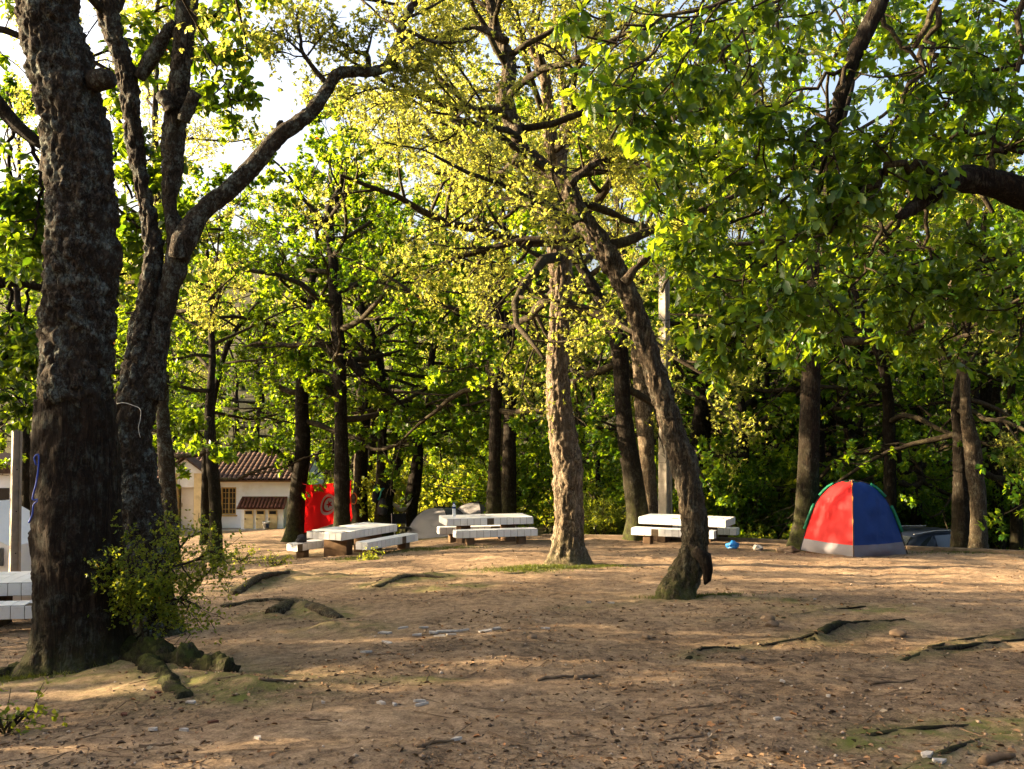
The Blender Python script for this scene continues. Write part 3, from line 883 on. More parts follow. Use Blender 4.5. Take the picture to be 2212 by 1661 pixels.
# --- the sunlit cork oak in the middle and the leaning one before it
T13p = [(1460, 1300, 70), (1464, 1278, 70), (1478, 1250, 66), (1486, 1225, 63), (1500, 1180, 58), (1496, 1110, 54), (1489, 1050, 55), (1480, 1010, 57), (1461, 953, 52), (1441, 886, 43), (1420, 820, 43), (1396, 753, 43), (1380, 690, 42), (1350, 620, 42), (1312, 553, 48), (1278, 500, 43), (1244, 450, 40), (1228, 410, 38), (1204, 380, 32), (1165, 350, 27), (1130, 320, 27), (1112, 270, 32), (1092, 225, 35), (1090, 190, 30), (1100, 150, 28), (1088, 105, 27), (1070, 62, 23), (1060, 10, 19), (1040, -60, 15)]
T12p = [(1226, 1222, 73), (1228, 1180, 65), (1230, 1130, 61), (1226, 1050, 61), (1226, 1010, 63), (1216, 953, 58), (1208, 886, 54), (1206, 786, 48), (1210, 686, 46), (1212, 620, 48), (1208, 553, 48), (1206, 470, 46), (1195, 420, 41)]
CLEAR = list(catmull(path_px(T13p, 12.9, 1.6)[0], 60)) + list(catmull(path_px(T12p, 18.1)[0], 30)[8:])
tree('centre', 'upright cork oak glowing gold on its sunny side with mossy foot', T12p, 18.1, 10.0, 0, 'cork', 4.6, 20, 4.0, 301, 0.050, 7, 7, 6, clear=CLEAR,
     sides=72, plates=0.040, lump=0.05, psc=13, pz=0.22, flare=0.45, moss_h=0.35, step=0.04, group='cork oaks',
     extra=[([(1196, 425, 40), (1170, 380, 30), (1140, 330, 22), (1110, 310, 14)], True), ([(1205, 420, 34), (1215, 330, 26), (1222, 240, 20), (1210, 130, 15), (1200, 20, 10)], True)])
tree('lean', 'leaning crooked cork oak bending over the clearing, with a mossy kicked-out foot', T13p, 12.9, None, 1.6, 'cork', 4.4, 20, 3.2, 302, 0.050, 7, 7, 6, clear=CLEAR,
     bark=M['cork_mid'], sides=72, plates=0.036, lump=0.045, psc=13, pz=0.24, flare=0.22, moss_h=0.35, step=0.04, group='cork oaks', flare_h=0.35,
     extra=[([(1230, 400, 24), (1260, 370, 18), (1300, 345, 12), (1340, 350, 8)], True), ([(1350, 610, 20), (1390, 560, 14), (1430, 530, 9), (1460, 500, 6)], True), ([(1112, 262, 18), (1070, 235, 14), (1050, 232, 10)], False), ([(1098, 90, 16), (1030, 60, 12), (960, 75, 9), (900, 95, 6)], True)])
lt = NAMED['lean']
lb = np.array(lt.location)
bp = MB()
V, Q, Tt = tube_np(np.array([pix(1500, 1190, 12.8), pix(1522, 1205, 12.8), pix(1530, 1230, 12.8), pix(1527, 1252, 12.8), pix(1522, 1262, 12.8)]) - lb, [0.06, 0.10, 0.075, 0.05, 0.015], 14)
V = V + (nrm(V - V.mean(0)) * (0.03 * fbm(V * 13, 3, 4))[:, None])
bp.add(V, [tuple(q) for q in Q] + [tuple(q) for q in Tt]).build('burl', M['oak_bark'], lt, True)

# --- deciduous oaks of the middle distance
G = 'oaks round the clearing'
tree('t3', 'thin knobbly oak standing before the white house', [(462, 1222, 30), (464, 1180, 29), (466, 1130, 27), (464, 1060, 26), (458, 1000, 25), (456, 960, 24), (452, 900, 22), (455, 840, 18)], 23.6, 8.5, 0, 'oak', 2.1, 15, 3.2, 11, 0.13, 8, 5, 6, group=G, flare=0.7, only=lambda p, dv: not (dv[0] > 0.1 and p[2] < 2.6))
tree('t4', 'mossy-footed oak holding the left edge of the red flag', [(640, 1160, 46), (640, 1120, 40), (644, 1060, 34), (652, 1000, 33), (654, 940, 32), (652, 870, 30), (655, 800, 27)], 34, 12.5, 0, 'oak', 3.9, 13, 4.4, 12, 0.15, 8, 6, 6, group=G, extra=[([(648, 1040, 20), (630, 1005, 16), (610, 985, 10), (590, 960, 8)], True)])
tree('t5', 'tall dark oak rising in front of the red flag', [(738, 1160, 38), (738, 1100, 33), (739, 1040, 32), (737, 960, 30), (736, 886, 29), (735, 820, 30), (732, 753, 30), (728, 686, 26), (723, 620, 26), (718, 553, 20), (712, 500, 20), (710, 460, 22), (724, 430, 18), (735, 405, 12)], 31.5, 12.5, 0, 'oak', 3.8, 15, 4.6, 13, 0.145, 8, 6, 6, group=G,
     extra=[([(746, 765, 22), (765, 790, 20), (785, 812, 18), (812, 830, 12), (845, 852, 8), (875, 880, 5)], True), ([(722, 760, 18), (704, 742, 14), (680, 738, 9)], True), ([(728, 860, 14), (705, 838, 12), (676, 832, 8)], True)])
tree('t6', 'rough oak trunk tied to the right edge of the red flag', [(776, 1145, 40), (776, 1100, 36), (779, 1040, 30), (783, 960, 25), (790, 900, 22), (796, 840, 20)], 36, 11.5, 0, 'oak', 3.9, 12, 4.2, 14, 0.15, 8, 6, 6, group=G)
tree('t7', 'dark forked oak hung with bags and a teal cord', [(830, 1140, 42), (830, 1090, 38), (828, 1040, 34), (826, 1000, 26), (826, 940, 19), (832, 860, 17)], 34, 11, 0, 'oak', 3.3, 11, 4.0, 15, 0.15, 8, 6, 6, group=G, extra=[([(834, 1080, 30), (848, 1030, 26), (860, 990, 24), (866, 950, 20), (876, 900, 14), (890, 850, 9)], True)])
tree('t9', 'dark leaning oak holding the far end of the hammock', [(884, 1142, 34), (888, 1090, 30), (896, 1040, 28), (902, 990, 24), (910, 940, 20), (926, 880, 20), (930, 850, 18)], 35, 11.5, 0, 'oak', 2.6, 12, 4.2, 16, 0.15, 8, 6, 6, group=G)
tree('t11', 'straight brown oak with a pale tie round it behind the long table', [(1066, 1140, 36), (1067, 1080, 33), (1068, 1010, 29), (1069, 960, 27), (1072, 860, 27), (1075, 780, 27), (1078, 700, 22), (1080, 640, 14)], 28.5, 12, 0, 'oak', 3.4, 14, 4.2, 17, 0.14, 8, 6, 6, group=G)
tree('t11b', 'oak with an orange sunlit strip crowded against its brown neighbour', [(1098, 1142, 34), (1099, 1080, 31), (1100, 1000, 29), (1102, 900, 25), (1106, 820, 20)], 30.0, 11, 0, 'oak', 3.2, 11, 3.8, 18, 0.14, 8, 6, 6, group=G)
tree('t14', 'black-shadowed oak leaning left beside the concrete pole', [(1380, 1160, 54), (1378, 1110, 48), (1370, 1050, 46), (1362, 1000, 42), (1354, 950, 40), (1345, 870, 37), (1342, 810, 36), (1336, 740, 40), (1326, 690, 36), (1300, 650, 26), (1270, 600, 24), (1250, 560, 22), (1236, 500, 18)], 25.5, 11.5, 0, 'oak', 3.4, 12, 4.0, 19, 0.14, 8, 6, 6, group=G)
tree('t15', 'cork oak with lit flaky bark pressed behind the black-shadowed oak', [(1410, 1155, 36), (1404, 1080, 32), (1400, 1010, 32), (1394, 940, 36), (1390, 880, 38), (1384, 820, 34), (1376, 760, 26), (1366, 700, 20)], 27.5, 10.5, 0, 'cork', 4.6, 11, 3.6, 20, 0.07, 6, 6, 5, group='cork oaks', sides=32, plates=0.02)
tree('t16', 'stout straight oak with pale lichen spots behind the red and blue tent', [(1738, 1182, 62), (1742, 1120, 54), (1745, 1050, 47), (1748, 960, 44), (1750, 886, 43), (1752, 800, 42), (1755, 720, 38), (1758, 640, 30)], 21.6, 13.5, 0, 'oak', 3.8, 14, 4.4, 21, 0.13, 8, 6, 6, group=G, sides=32, lump=0.03)
tree('t17', 'dark oak rising straight behind the tent peak', [(1922, 1190, 30), (1922, 1100, 28), (1922, 1000, 27), (1920, 930, 26), (1918, 860, 22)], 27, 11, 0, 'oak', 2.6, 13, 4.2, 22, 0.14, 8, 6, 6, group=G, extra=[([(1936, 950, 10), (1944, 990, 11), (1950, 1020, 11), (1975, 1015, 9), (2000, 1030, 6)], True)])
tree('t18', 'slender oak beside the parked car', [(1978, 1190, 20), (1980, 1100, 20), (1982, 1000, 20), (1984, 930, 18), (1988, 860, 14)], 31, 10, 0, 'oak', 2.6, 11, 3.8, 23, 0.15, 8, 6, 6, group=G)
tree('t19', 'oak with an amber lit flank before the parked car', [(2076, 1200, 44), (2076, 1140, 38), (2076, 1060, 34), (2074, 980, 30), (2072, 930, 26), (2066, 880, 22)], 23.4, 10.5, 0, 'oak', 3.0, 12, 4.0, 24, 0.14, 8, 6, 6, group=G)
tree('t20', 'cork oak stripped below a ragged bark edge at the bank', [(2114, 1204, 42), (2114, 1140, 36), (2112, 1070, 34), (2106, 1020, 38), (2100, 960, 36), (2092, 920, 30), (2086, 880, 24)], 22.6, 9.5, 0, 'cork', 4.4, 10, 3.4, 25, 0.065, 6, 6, 5, group='cork oaks', sides=32, plates=0.02, bark=M['cork_mid'])
tree('t21', 'dark oak by the bank beyond the stripped cork oak', [(2196, 1200, 26), (2196, 1120, 24), (2194, 1040, 22), (2190, 960, 18)], 27, 10.5, 0, 'oak', 2.2, 12, 4.2, 26, 0.15, 8, 6, 6, group=G)
tree('t22', 'bent dark oak leaning behind the gold-lit cork oak', [(1196, 1110, 26), (1186, 1060, 24), (1174, 1020, 20), (1160, 980, 17), (1150, 940, 14)], 40, 11, 0, 'oak', 2.4, 12, 4.2, 27, 0.17, 8, 6, 6, group=G)
tree('t23', 'dark oak behind the sunlit bushes', [(1602, 1150, 32), (1602, 1080, 30), (1604, 1000, 28), (1606, 920, 24)], 31, 11.5, 0, 'oak', 2.4, 12, 4.4, 28, 0.155, 8, 6, 6, group=G)
tree('t24', 'forked oak between the bushes and the stout spotted oak', [(1645, 1150, 24), (1646, 1080, 22), (1650, 1010, 20), (1660, 950, 16)], 34, 11, 0, 'oak', 2.2, 12, 4.2, 29, 0.16, 8, 6, 6, group=G)
tree('t25', 'slanting oak behind the kinked cork oak and the pole', [(1540, 1130, 30), (1552, 1060, 28), (1566, 1000, 24), (1580, 950, 18)], 37, 10.5, 0, 'oak', 2.2, 12, 4.2, 30, 0.165, 8, 6, 6, group=G)
tree('t27', 'dark oak behind the concrete pole by the white tent', [(58, 1215, 26), (58, 1120, 24), (58, 1040, 22), (56, 960, 20), (54, 880, 18)], 25.5, 13.5, 0, 'oak', 3.4, 13, 3.5, 31, 0.14, 8, 6, 6, group=G)
tree('t28', 'dim oak trunk standing in front of the house door', [(443, 1150, 18), (443, 1080, 18), (444, 1020, 17), (446, 960, 15)], 34, 14.5, 0, 'oak', 2.3, 15, 4.2, 32, 0.16, 8, 6, 6, group=G)
tree('t29', 'stripped cork oak half hidden behind the twin-stemmed one', [(368, 1180, 38), (366, 1110, 36), (362, 1040, 34), (358, 980, 32), (352, 900, 28)], 22.5, 12.5, 0, 'cork', 5.4, 14, 2.7, 33, 0.06, 6, 6, 5, group='cork oaks', sides=32, plates=0.02, bark=M['cork_bark'])

# --- the near oak whose boughs hang in from the right
rngN = np.random.default_rng(909)
nb_ = np.array([7.2, 9.6, gz1(7.2, 9.6)])
NO = empty('oak_tree', nb_)
tag(NO, 'nearest oak, its dark boughs and big lobed leaves hanging over the clearing beside the tent', 'tree')
PN = np.array([[7.2, 9.6, -0.4], [7.15, 9.6, 0], [7.1, 9.5, 1.2], [7.05, 9.4, 2.4], [7.15, 9.4, 3.6], [7.0, 9.5, 5.2], [6.6, 9.4, 6.6], [6.2, 9.2, 8.0]]) + [0, 0, nb_[2]]
me, _, _ = trunk_mesh('trunk', PN - nb_, [0.46, 0.42, 0.36, 0.34, 0.32, 0.27, 0.22, 0.15], M['oak_bark'], 61, 40, 0.06, 0.05, 0.015, 11, 0.3, 0.4, 0.6, 5, 0.5, 0.0)
obj('trunk', me, NO)
def nlimb(pts, d, dd, name, seed, sides=18, start=None):
    P, r = path_px(pts, d, dd)
    if start is not None:
        P = np.vstack([start[0], P]); r = np.concatenate([[start[1]], r])
    me, Pp, rr = trunk_mesh(name, P - nb_, r, M['oak_bark'], seed, sides, 0.05, 0.035, 0.012, 12, 0.35, 0, 0.5, 4, 0.02, -99)
    obj(name, me, NO)
    return Pp
B2 = nlimb([(2480, 500, 91), (2340, 462, 84), (2240, 430, 70), (2160, 400, 64), (2090, 386, 58), (2040, 398, 50), (1996, 432, 38), (1960, 458, 26), (1940, 468, 15)], 9.2, -0.6, 'bough', 62, 30, (np.array([7.1, 9.4, nb_[2] + 3.3]), 0.26))
B1 = nlimb([(2060, -260, 44), (1985, -130, 40), (1925, -40, 37), (1880, 50, 35), (1836, 143, 33), (1812, 225, 32), (1796, 290, 26), (1786, 330, 14), (1782, 346, 6)], 9.0, 0, 'bough', 63, 22, (np.array([6.3, 9.3, nb_[2] + 7.6]), 0.13))
LN = []
SPR = [([(2240, -60, 12), (2120, 20, 9), (2040, 60, 6), (1960, 80, 3)], 11.0), ([(2240, 120, 12), (2150, 150, 9), (2060, 130, 5), (1990, 150, 3)], 11.4), ([(1960, -80, 10), (1880, -10, 8), (1780, 40, 5), (1690, 60, 3)], 10.8), ([(1800, -90, 10), (1700, 0, 7), (1620, 90, 4), (1570, 160, 3)], 11.2), ([(2240, 240, 10), (2180, 280, 8), (2090, 330, 5), (2020, 340, 3)], 11.0), ([(1620, -80, 8), (1560, 10, 6), (1500, 90, 4), (1470, 160, 3)], 10.8), ([(2240, 520, 10), (2160, 560, 7), (2080, 600, 4)], 10.2), ([(1900, 480, 8), (1930, 580, 6), (1920, 680, 4)], 10.6),
       ([(1840, 130, 10), (1800, 230, 9), (1788, 330, 7), (1790, 420, 4)], 8.8), ([(2030, 376, 20), (1975, 360, 18), (1925, 362, 16), (1876, 406, 13), (1819, 458, 7)], 8.7), ([(2150, 385, 12), (2140, 350, 14), (2180, 320, 11), (2230, 300, 8)], 8.9),
       ([(1900, -90, 12), (1700, -20, 10), (1500, 20, 8), (1360, 60, 6), (1215, 112, 3)], 8.0), ([(1830, -50, 8), (1626, 30, 7), (1572, 117, 6), (1515, 200, 3)], 8.6), ([(1490, 40, 6), (1389, 123, 5), (1346, 213, 4), (1316, 300, 2)], 8.0),
       ([(1788, 335, 10), (1700, 420, 8), (1600, 470, 6), (1500, 505, 4), (1430, 545, 3)], 9.4), ([(1790, 330, 10), (1720, 500, 8), (1640, 590, 6), (1550, 600, 4), (1470, 632, 3)], 9.2), ([(1795, 325, 9), (1780, 480, 7), (1765, 600, 5), (1740, 700, 3)], 10.0),
       ([(1819, 456, 7), (1760, 540, 6), (1700, 610, 4), (1650, 700, 3)], 8.8), ([(1945, 466, 10), (1880, 540, 7), (1840, 640, 5), (1800, 730, 3)], 9.6), ([(2000, 430, 10), (2000, 520, 8), (1985, 620, 5), (1960, 710, 3)], 10.4),
       ([(2120, 400, 12), (2130, 520, 8), (2110, 640, 6), (2080, 750, 3)], 10.6), ([(2210, 420, 12), (2230, 560, 8), (2200, 720, 4)], 9.8), ([(2030, -30, 15), (2002, 67, 13), (1987, 133, 11), (1959, 217, 9), (1917, 310, 5)], 8.8), ([(2026, 20, 14), (2016, 93, 12), (2024, 180, 8), (2050, 240, 4)], 9.0),
       ([(1720, -70, 10), (1670, 110, 8), (1610, 250, 6), (1560, 350, 3)], 10.2), ([(1520, -40, 8), (1460, 150, 6), (1440, 300, 5), (1400, 430, 3)], 9.6), ([(2220, -20, 14), (2190, 180, 9), (2140, 330, 5)], 10.6), ([(1900, 20, 12), (1960, 110, 9), (2080, 200, 5)], 9.8),
       ([(1836, 143, 10), (1740, 200, 8), (1660, 270, 5), (1620, 360, 3)], 9.0), ([(2212, 330, 12), (2100, 290, 9), (1980, 300, 6), (1880, 330, 3)], 10.0), ([(1500, 500, 5), (1470, 580, 4), (1430, 620, 2)], 9.2), ([(1640, 590, 5), (1600, 690, 4), (1560, 750, 2)], 9.2)]
for k, (pts, d) in enumerate(SPR):
    P, r = path_px(pts, d)
    PR = catmull(np.hstack([P - nb_, r[:, None]]), 16)
    jj = rngN.normal(0, 0.035, (16, 3)); jj[0] = 0
    PR[:, :3] += jj
    obj('branch', tubes_mesh('branch', [(PR[:, :3], PR[:, 3], 8)], M['twig']), NO)
    LN.append((PR[2:, :3], max(0.008, float(PR[-1, 3]))))
tb, C, D = grow(LN, rngN, 7, 4, 0.40, 0.42, 0.16, -0.01, 0.0045)
def near_ok(P):
    # the crown's own left flank: it ends short of the leaning cork oak
    P = np.atleast_2d(P) + nb_
    u = 1106 + P[:, 0] / P[:, 1] * FPX; v = HOR - (P[:, 2] - CAMZ) / P[:, 1] * FPX
    return u > np.interp(v, [-200, 60, 150, 260, 360, 480, 560, 720], [1150, 1190, 1215, 1310, 1385, 1400, 1425, 1470]) + 25 * vnoise(P * 2.1, 5)
_k = near_ok(C); C, D = C[_k], D[_k]
tb = [t_ for t_ in tb if t_[2] > 4 or near_ok(t_[0][-1:])[0]]
obj('branches', tubes_mesh('branches', tb, M['twig']), NO)
# up to 300 of the big leaves as single pieces, the rest as one crown
nearC = np.linalg.norm(C + nb_ - np.array([0, 0, CAMZ]), axis=1)
pr = (C + nb_); uu = 1106 + pr[:, 0] / pr[:, 1] * FPX
seen = np.where((uu < 2240) & (uu > 1150))[0]
seen = seen[np.argsort(nearC[seen])]
pick = seen[:58]
rest = np.setdiff1d(np.arange(len(C)), pick)
crN = obj('crown', leaves_mesh('crown', C[rest], D[rest], 6, 0.108, rngN, M['near_leaf'], LT_WAVY, LF_WAVY, droop=0.7, var=0.5), NO)
lme = mesh_np('leaf', LT_LOBE, [np.array(LF_LOBE_Q), np.array(LF_LOBE_T)], M['near_leaf'], False, {'lv': np.full(len(LT_LOBE), 0.4)})
lm2 = mesh_np('leaf', LT_LOBE * np.array([1, 0.9, 1.6]), [np.array(LF_LOBE_Q), np.array(LF_LOBE_T)], M['near_leaf'], False, {'lv': np.full(len(LT_LOBE), 0.75)})
O_, a_, s_, n_ = leaf_frames(C[pick], D[pick], 5, rngN, 0.8)
for k in range(len(O_)):
    L = rngN.uniform(0.08, 0.15)
    o = obj('leaf', lme if k % 3 else lm2, crN)
    o.matrix_local = Matrix(((a_[k][0] * L, s_[k][0] * L, n_[k][0] * L, O_[k][0]), (a_[k][1] * L, s_[k][1] * L, n_[k][1] * L, O_[k][1]), (a_[k][2] * L, s_[k][2] * L, n_[k][2] * L, O_[k][2]), (0, 0, 0, 1)))

# --- the oak beyond the left edge whose boughs pass behind the big cork oak
rngW = np.random.default_rng(515)
wb_ = np.array([-8.4, 13.2, gz1(-8.4, 13.2)])
WO = empty('oak_tree', wb_)
tag(WO, 'oak behind the huge stripped oak, its dark boughs showing on both sides', 'tree')
PW = np.array([[0, 0, -0.4], [0, 0, 0], [0.05, 0.05, 1.4], [-0.05, 0.1, 2.9], [0.1, 0.1, 4.4], [0.2, 0.2, 6.0], [0.1, 0.3, 8.0]])
me, _, _ = trunk_mesh('trunk', PW, [0.30, 0.27, 0.22, 0.20, 0.18, 0.14, 0.07], M['oak_bark'], 71, 30, 0.08, 0.04, 0.014, 12, 0.3, 0.4, 0.6, 5, 0.5, 0.0)
obj('trunk', me, WO)
LW = []
for pts, d, hh in [([(270, 160, 8), (400, 60, 6), (500, 40, 4), (570, 90, 3)], 13.0, None), ([(400, 60, 5), (470, 150, 4), (505, 240, 3)], 13.0, None), ([(280, 60, 7), (420, -20, 5), (560, -10, 3)], 13.0, None), ([(430, 40, 5), (450, 110, 4), (430, 190, 3)], 13.2, None), ([(-60, 190, 34), (0, 235, 32), (45, 275, 30), (90, 310, 24), (180, 350, 16), (260, 380, 10), (330, 420, 5)], 12.6, 6.0), ([(-60, 600, 26), (0, 612, 24), (50, 606, 20), (110, 630, 14), (200, 600, 9), (280, 590, 5)], 12.6, 3.6),
                   ([(-50, 60, 16), (60, 100, 14), (190, 130, 10), (270, 160, 6)], 12.4, 7.0), ([(180, 350, 9), (250, 450, 8), (320, 500, 6), (390, 540, 4)], 12.0, None), ([(200, 350, 8), (270, 330, 6), (330, 350, 4)], 12.2, None), ([(60, 290, 10), (90, 400, 8), (70, 520, 5)], 12.8, None), ([(30, 270, 9), (20, 400, 7), (60, 470, 4)], 13.0, None), ([(20, 610, 9), (30, 700, 7), (10, 800, 4)], 12.8, None), ([(60, 606, 8), (60, 720, 6), (90, 780, 3)], 12.8, None), ([(-60, 400, 10), (10, 480, 7), (60, 560, 4)], 13.4, None),
                   ([(260, 380, 6), (330, 470, 5), (400, 500, 3)], 12.2, None), ([(190, 130, 7), (280, 90, 5), (340, 120, 3)], 12.4, None), ([(-60, 760, 10), (10, 820, 7), (60, 880, 4)], 13.6, None)]:
    P, r = path_px(pts, d)
    if hh is not None:
        P = np.vstack([wb_ + [0, 0, hh], P]); r = np.concatenate([[r[0] * 1.1], r])
    PR = catmull(np.hstack([P - wb_, r[:, None]]), 18)
    PR[1:, :3] += rngW.normal(0, 0.02, (17, 3))
    obj('bough' if hh is not None else 'branch', tubes_mesh('bough', [(PR[:, :3], PR[:, 3], 10)], M['oak_bark']), WO)
    LW.append((PR[5:, :3] if hh is not None else PR[2:, :3], max(0.008, float(PR[-1, 3]))))
for q in range(3):
    LW.append((wander(PW[4 + q % 3], np.array([math.cos(q * 0.55 + 2.2), math.sin(q * 0.55 + 2.2), 0.5]), 3.0, 8, rngW, 0.17, 0.01), 0.05))
tb, C, D = grow(LW, rngW, 6, 4, 0.36, 0.42, 0.16, -0.005, 0.0045)
obj('branches', tubes_mesh('branches', tb, M['twig']), WO)
obj('crown', leaves_mesh('crown', C, D, 6, 0.125, rngW, M['near_leaf'], droop=0.6, var=0.4), WO)

# surface roots crossing the dirt
for q, (ln, w, h) in enumerate([([(1485, 1424), (1520, 1403), (1600, 1397), (1700, 1387), (1765, 1384)], 0.050, 0.055), ([(1750, 1387), (1800, 1368), (1870, 1355), (1955, 1352)], 0.085, 0.10), ([(1950, 1428), (2020, 1409), (2100, 1401), (2240, 1374)], 0.055, 0.06), ([(2010, 1404), (2080, 1382), (2240, 1364)], 0.05, 0.055),
                               ([(1840, 1602), (1930, 1583), (2060, 1573), (2230, 1560)], 0.05, 0.035), ([(1950, 1664), (2040, 1633), (2130, 1601), (2250, 1592)], 0.038, 0.035), ([(1690, 1338), (1780, 1323), (1870, 1316)], 0.05, 0.045)]):
    root_part(ln, w * 0.6, h * 0.42, 0, NO, nb_, 140 + q, mossy=0.5, rough=0.7, lift=-0.012)
for q, (ln, w, h) in enumerate([([(594, 1334), (636, 1314), (690, 1328), (735, 1336)], 0.12, 0.13), ([(505, 1284), (560, 1263), (622, 1242)], 0.10, 0.11), ([(480, 1316), (560, 1304), (640, 1298)], 0.07, 0.06)]):
    root_part(ln, w * 0.9, h * 0.6, 0, T2, T2b, 160 + q, M['cork_mid'], mossy=0.4, rough=0.45, lift=-0.005)
cb_ = np.array(NAMED['centre'].location)
for q, (ln, w, h) in enumerate([([(812, 1268), (880, 1253), (960, 1250)], 0.09, 0.075), ([(1190, 1222), (1130, 1238), (1080, 1240)], 0.08, 0.06), ([(1255, 1222), (1290, 1226), (1320, 1222)], 0.08, 0.06)]):
    root_part(ln, w * 0.8, h * 0.5, 0, NAMED['centre'], cb_, 170 + q, M['cork_mid'], mossy=0.6, rough=0.45, lift=-0.005)

# --- copies: woods behind, at the sides, plus unseen oaks added to block light
SRC = [NAMED[k] for k in ('t4', 't5', 't6', 't9', 't11', 't16', 't17', 't19', 't23', 't27')]
SRCC = [NAMED[k] for k in ('t15', 't20', 't29')]
rngF = np.random.default_rng(4)
FAR = []
for _k in range(900):
    y = rngF.uniform(40, 118); x = rngF.uniform(-0.60, 0.60) * y
    xr = x / y
    if -0.37 < xr < -0.17 and y < 60: continue
    if x < -9 and y < 54: continue
    if any((x - a) ** 2 + (y - b) ** 2 < 24 for a, b in FAR): continue
    FAR.append((x, y))
    if len(FAR)   >= 95: break
for k, (x, y) in enumerate(FAR):
    src = SRC[k % len(SRC)] if k % 7 else SRCC[k % 3]
    if y < 66:
        lab = 'leafy oak at the foot of the wooded slope' if k % 7 else 'pale cork oak at the foot of the wooded slope'
    else:
        lab = 'far oak in the woods up the slope' if k % 7 else 'far pale cork oak in the woods up the slope'
    copy_tree(src, (x, y, float(base_z(x, y)) - 0.05), rngF.uniform(0, 6.28), rngF.uniform(0.85, 1.2), lab, 'trees on the wooded slope')
for k, (x, y) in enumerate([(9.5, 31), (14, 29), (17.5, 35), (12.5, 37), (6.5, 36), (20, 29.5), (3.5, 41), (16, 25), (19, 22), (8.5, 42)]):
    copy_tree(SRC[(k * 3 + 1) % len(SRC)], (x, y, float(base_z(x, y)) - 0.05), 1.3 * k, rngF.uniform(0.85, 1.05), 'oak in the thicket beyond the bank and the car', 'oaks beyond the bank')
for k, (x, y, sc_) in enumerate([(6.0, 33, 1.3), (11, 34.5, 1.35), (15, 31.5, 1.3), (3.0, 45, 1.4), (9.5, 47, 1.45), (18.5, 40, 1.4), (22, 33, 1.3), (14, 43, 1.4)]):
    copy_tree(SRC[(k * 3 + 2) % len(SRC)], (x, y, float(base_z(x, y)) - 0.05), 1.7 * k + 0.3, sc_, 'tall oak towering over the thicket beyond the bank', 'tall oaks beyond the bank')
for k, (x, y, sc_) in enumerate([(-0.3, 33.5, 1.35), (-5.8, 38.5, 1.4), (2.2, 37, 1.3)]):
    copy_tree(SRCC[k % 3], (x, y, float(base_z(x, y)) - 0.05), 1.9 * k, sc_, 'tall golden cork oak behind the grey tents', 'cork oaks behind the grey tents')
for k, (x, y) in enumerate([(-14.5, 56), (-19.5, 58), (-10.5, 55.5), (-24, 57), (-17, 62), (-12.5, 61)]):
    copy_tree(SRC[(k * 3 + 2) % len(SRC)], (x, y, float(base_z(x, y)) - 0.05), 1.1 * k + 0.5, rngF.uniform(0.95, 1.15), 'leafy oak rising right behind the white house', 'oaks behind the house')
for k, (x, y) in enumerate([(-14.5, 31), (-18.5, 34), (-22, 30), (-21, 38), (-26, 36)]):
    copy_tree(SRC[(k * 3 + 2) % len(SRC)], (x, y, float(base_z(x, y)) - 0.05), 1.1 * k + 0.5, rngF.uniform(0.9, 1.1), 'oak in the grove behind the white tent', 'oaks behind the white tent')
for k, (x, y) in enumerate([(-12.5, 7.0), (-11.5, 1.5), (-17, 10.5), (-21, 4.0), (-24, 11.0), (-30, 6.0), (-34, 0), (-16, -4), (-28, 13.5), (-36, 9)]):  # out-of-view oaks added to keep low sun off the clearing floor
    y += 0.06 * abs(x)
    copy_tree(SRC[(k * 3) % len(SRC)], (x, y, float(base_z(x, y)) - 0.05), 0.9 * k + 0.2, rngF.uniform(0.74, 0.88), 'unseen oak added west of the clearing to shade it', 'unseen shade oaks west of the clearing')
for k, (x, y, sc_) in enumerate([(-10.5, 4.5, 0.5), (-12.5, 11.5, 0.45), (-14, 8.5, 0.55), (-13.5, 5.5, 0.5), (-17, 6.5, 0.6), (-16, 13.6, 0.5), (-20, 8.5, 0.6), (-19, 12, 0.55), (-15.5, 21.5, 0.5), (-14.5, 24, 0.5), (-19, 22.8, 0.6), (-22, 25, 0.6), (-26, 16.4, 0.5), (-12.8, 2.5, 0.5), (-24, 20.6, .45)]):  # smaller unseen oaks added to stop low rays passing under the crowns
    y += 0.06 * abs(x)
    copy_tree(SRC[(k * 3 + 2) % len(SRC)], (x, y, float(base_z(x, y)) - 0.05), 0.9 * k + 0.2, sc_, 'unseen young oak added to block low sun from the west', 'unseen young shade oaks in the west')
for k, (x, y, sc_) in enumerate([(-12.5, 15.2, 0.5), (-16, 16.8, 0.6), (-19.5, 18.2, 0.65), (-23, 19.0, 0.65), (-14, 13.4, 0.55), (-27, 20, 0.7), (-11.5, 12.6, 0.45)]):  # more unseen young oaks, added to shade the nearer dirt
    y -= 0.07 * abs(x)
    copy_tree(SRC[(k * 3 + 1) % len(SRC)], (x, y, float(base_z(x, y)) - 0.05), 1.9 * k + 0.2, sc_, 'unseen young oak added to block low sun from the west', 'unseen young shade oaks in the west')
for k, (x, y) in enumerate([(-5.5, -5.5), (0.5, -7.0), (6.5, -5.0), (11.5, 1.5), (-2, -13), (5, -13), (12, -8), (14.5, 7)]):  # unseen oaks added behind and beside the camera to cut open-sky light
    copy_tree(SRC[(k * 3 + 1) % len(SRC)], (x, y, float(base_z(x, y)) - 0.05), 0.7 * k + 0.2, rngF.uniform(0.95, 1.1), 'unseen oak added round the viewpoint to cut sky light', 'unseen oaks round the viewpoint')
for k in range(80):
    y = rngF.uniform(36, 70); x = rngF.uniform(-0.17, 0.58) * y
    copy_tree(SRC[(k * 7) % len(SRC)], (x, y, float(base_z(x, y)) - 0.05), rngF.uniform(0, 6.28), rngF.uniform(0.32, 0.55), 'young low oak in the understory below the wooded slope', 'young oaks of the understory')

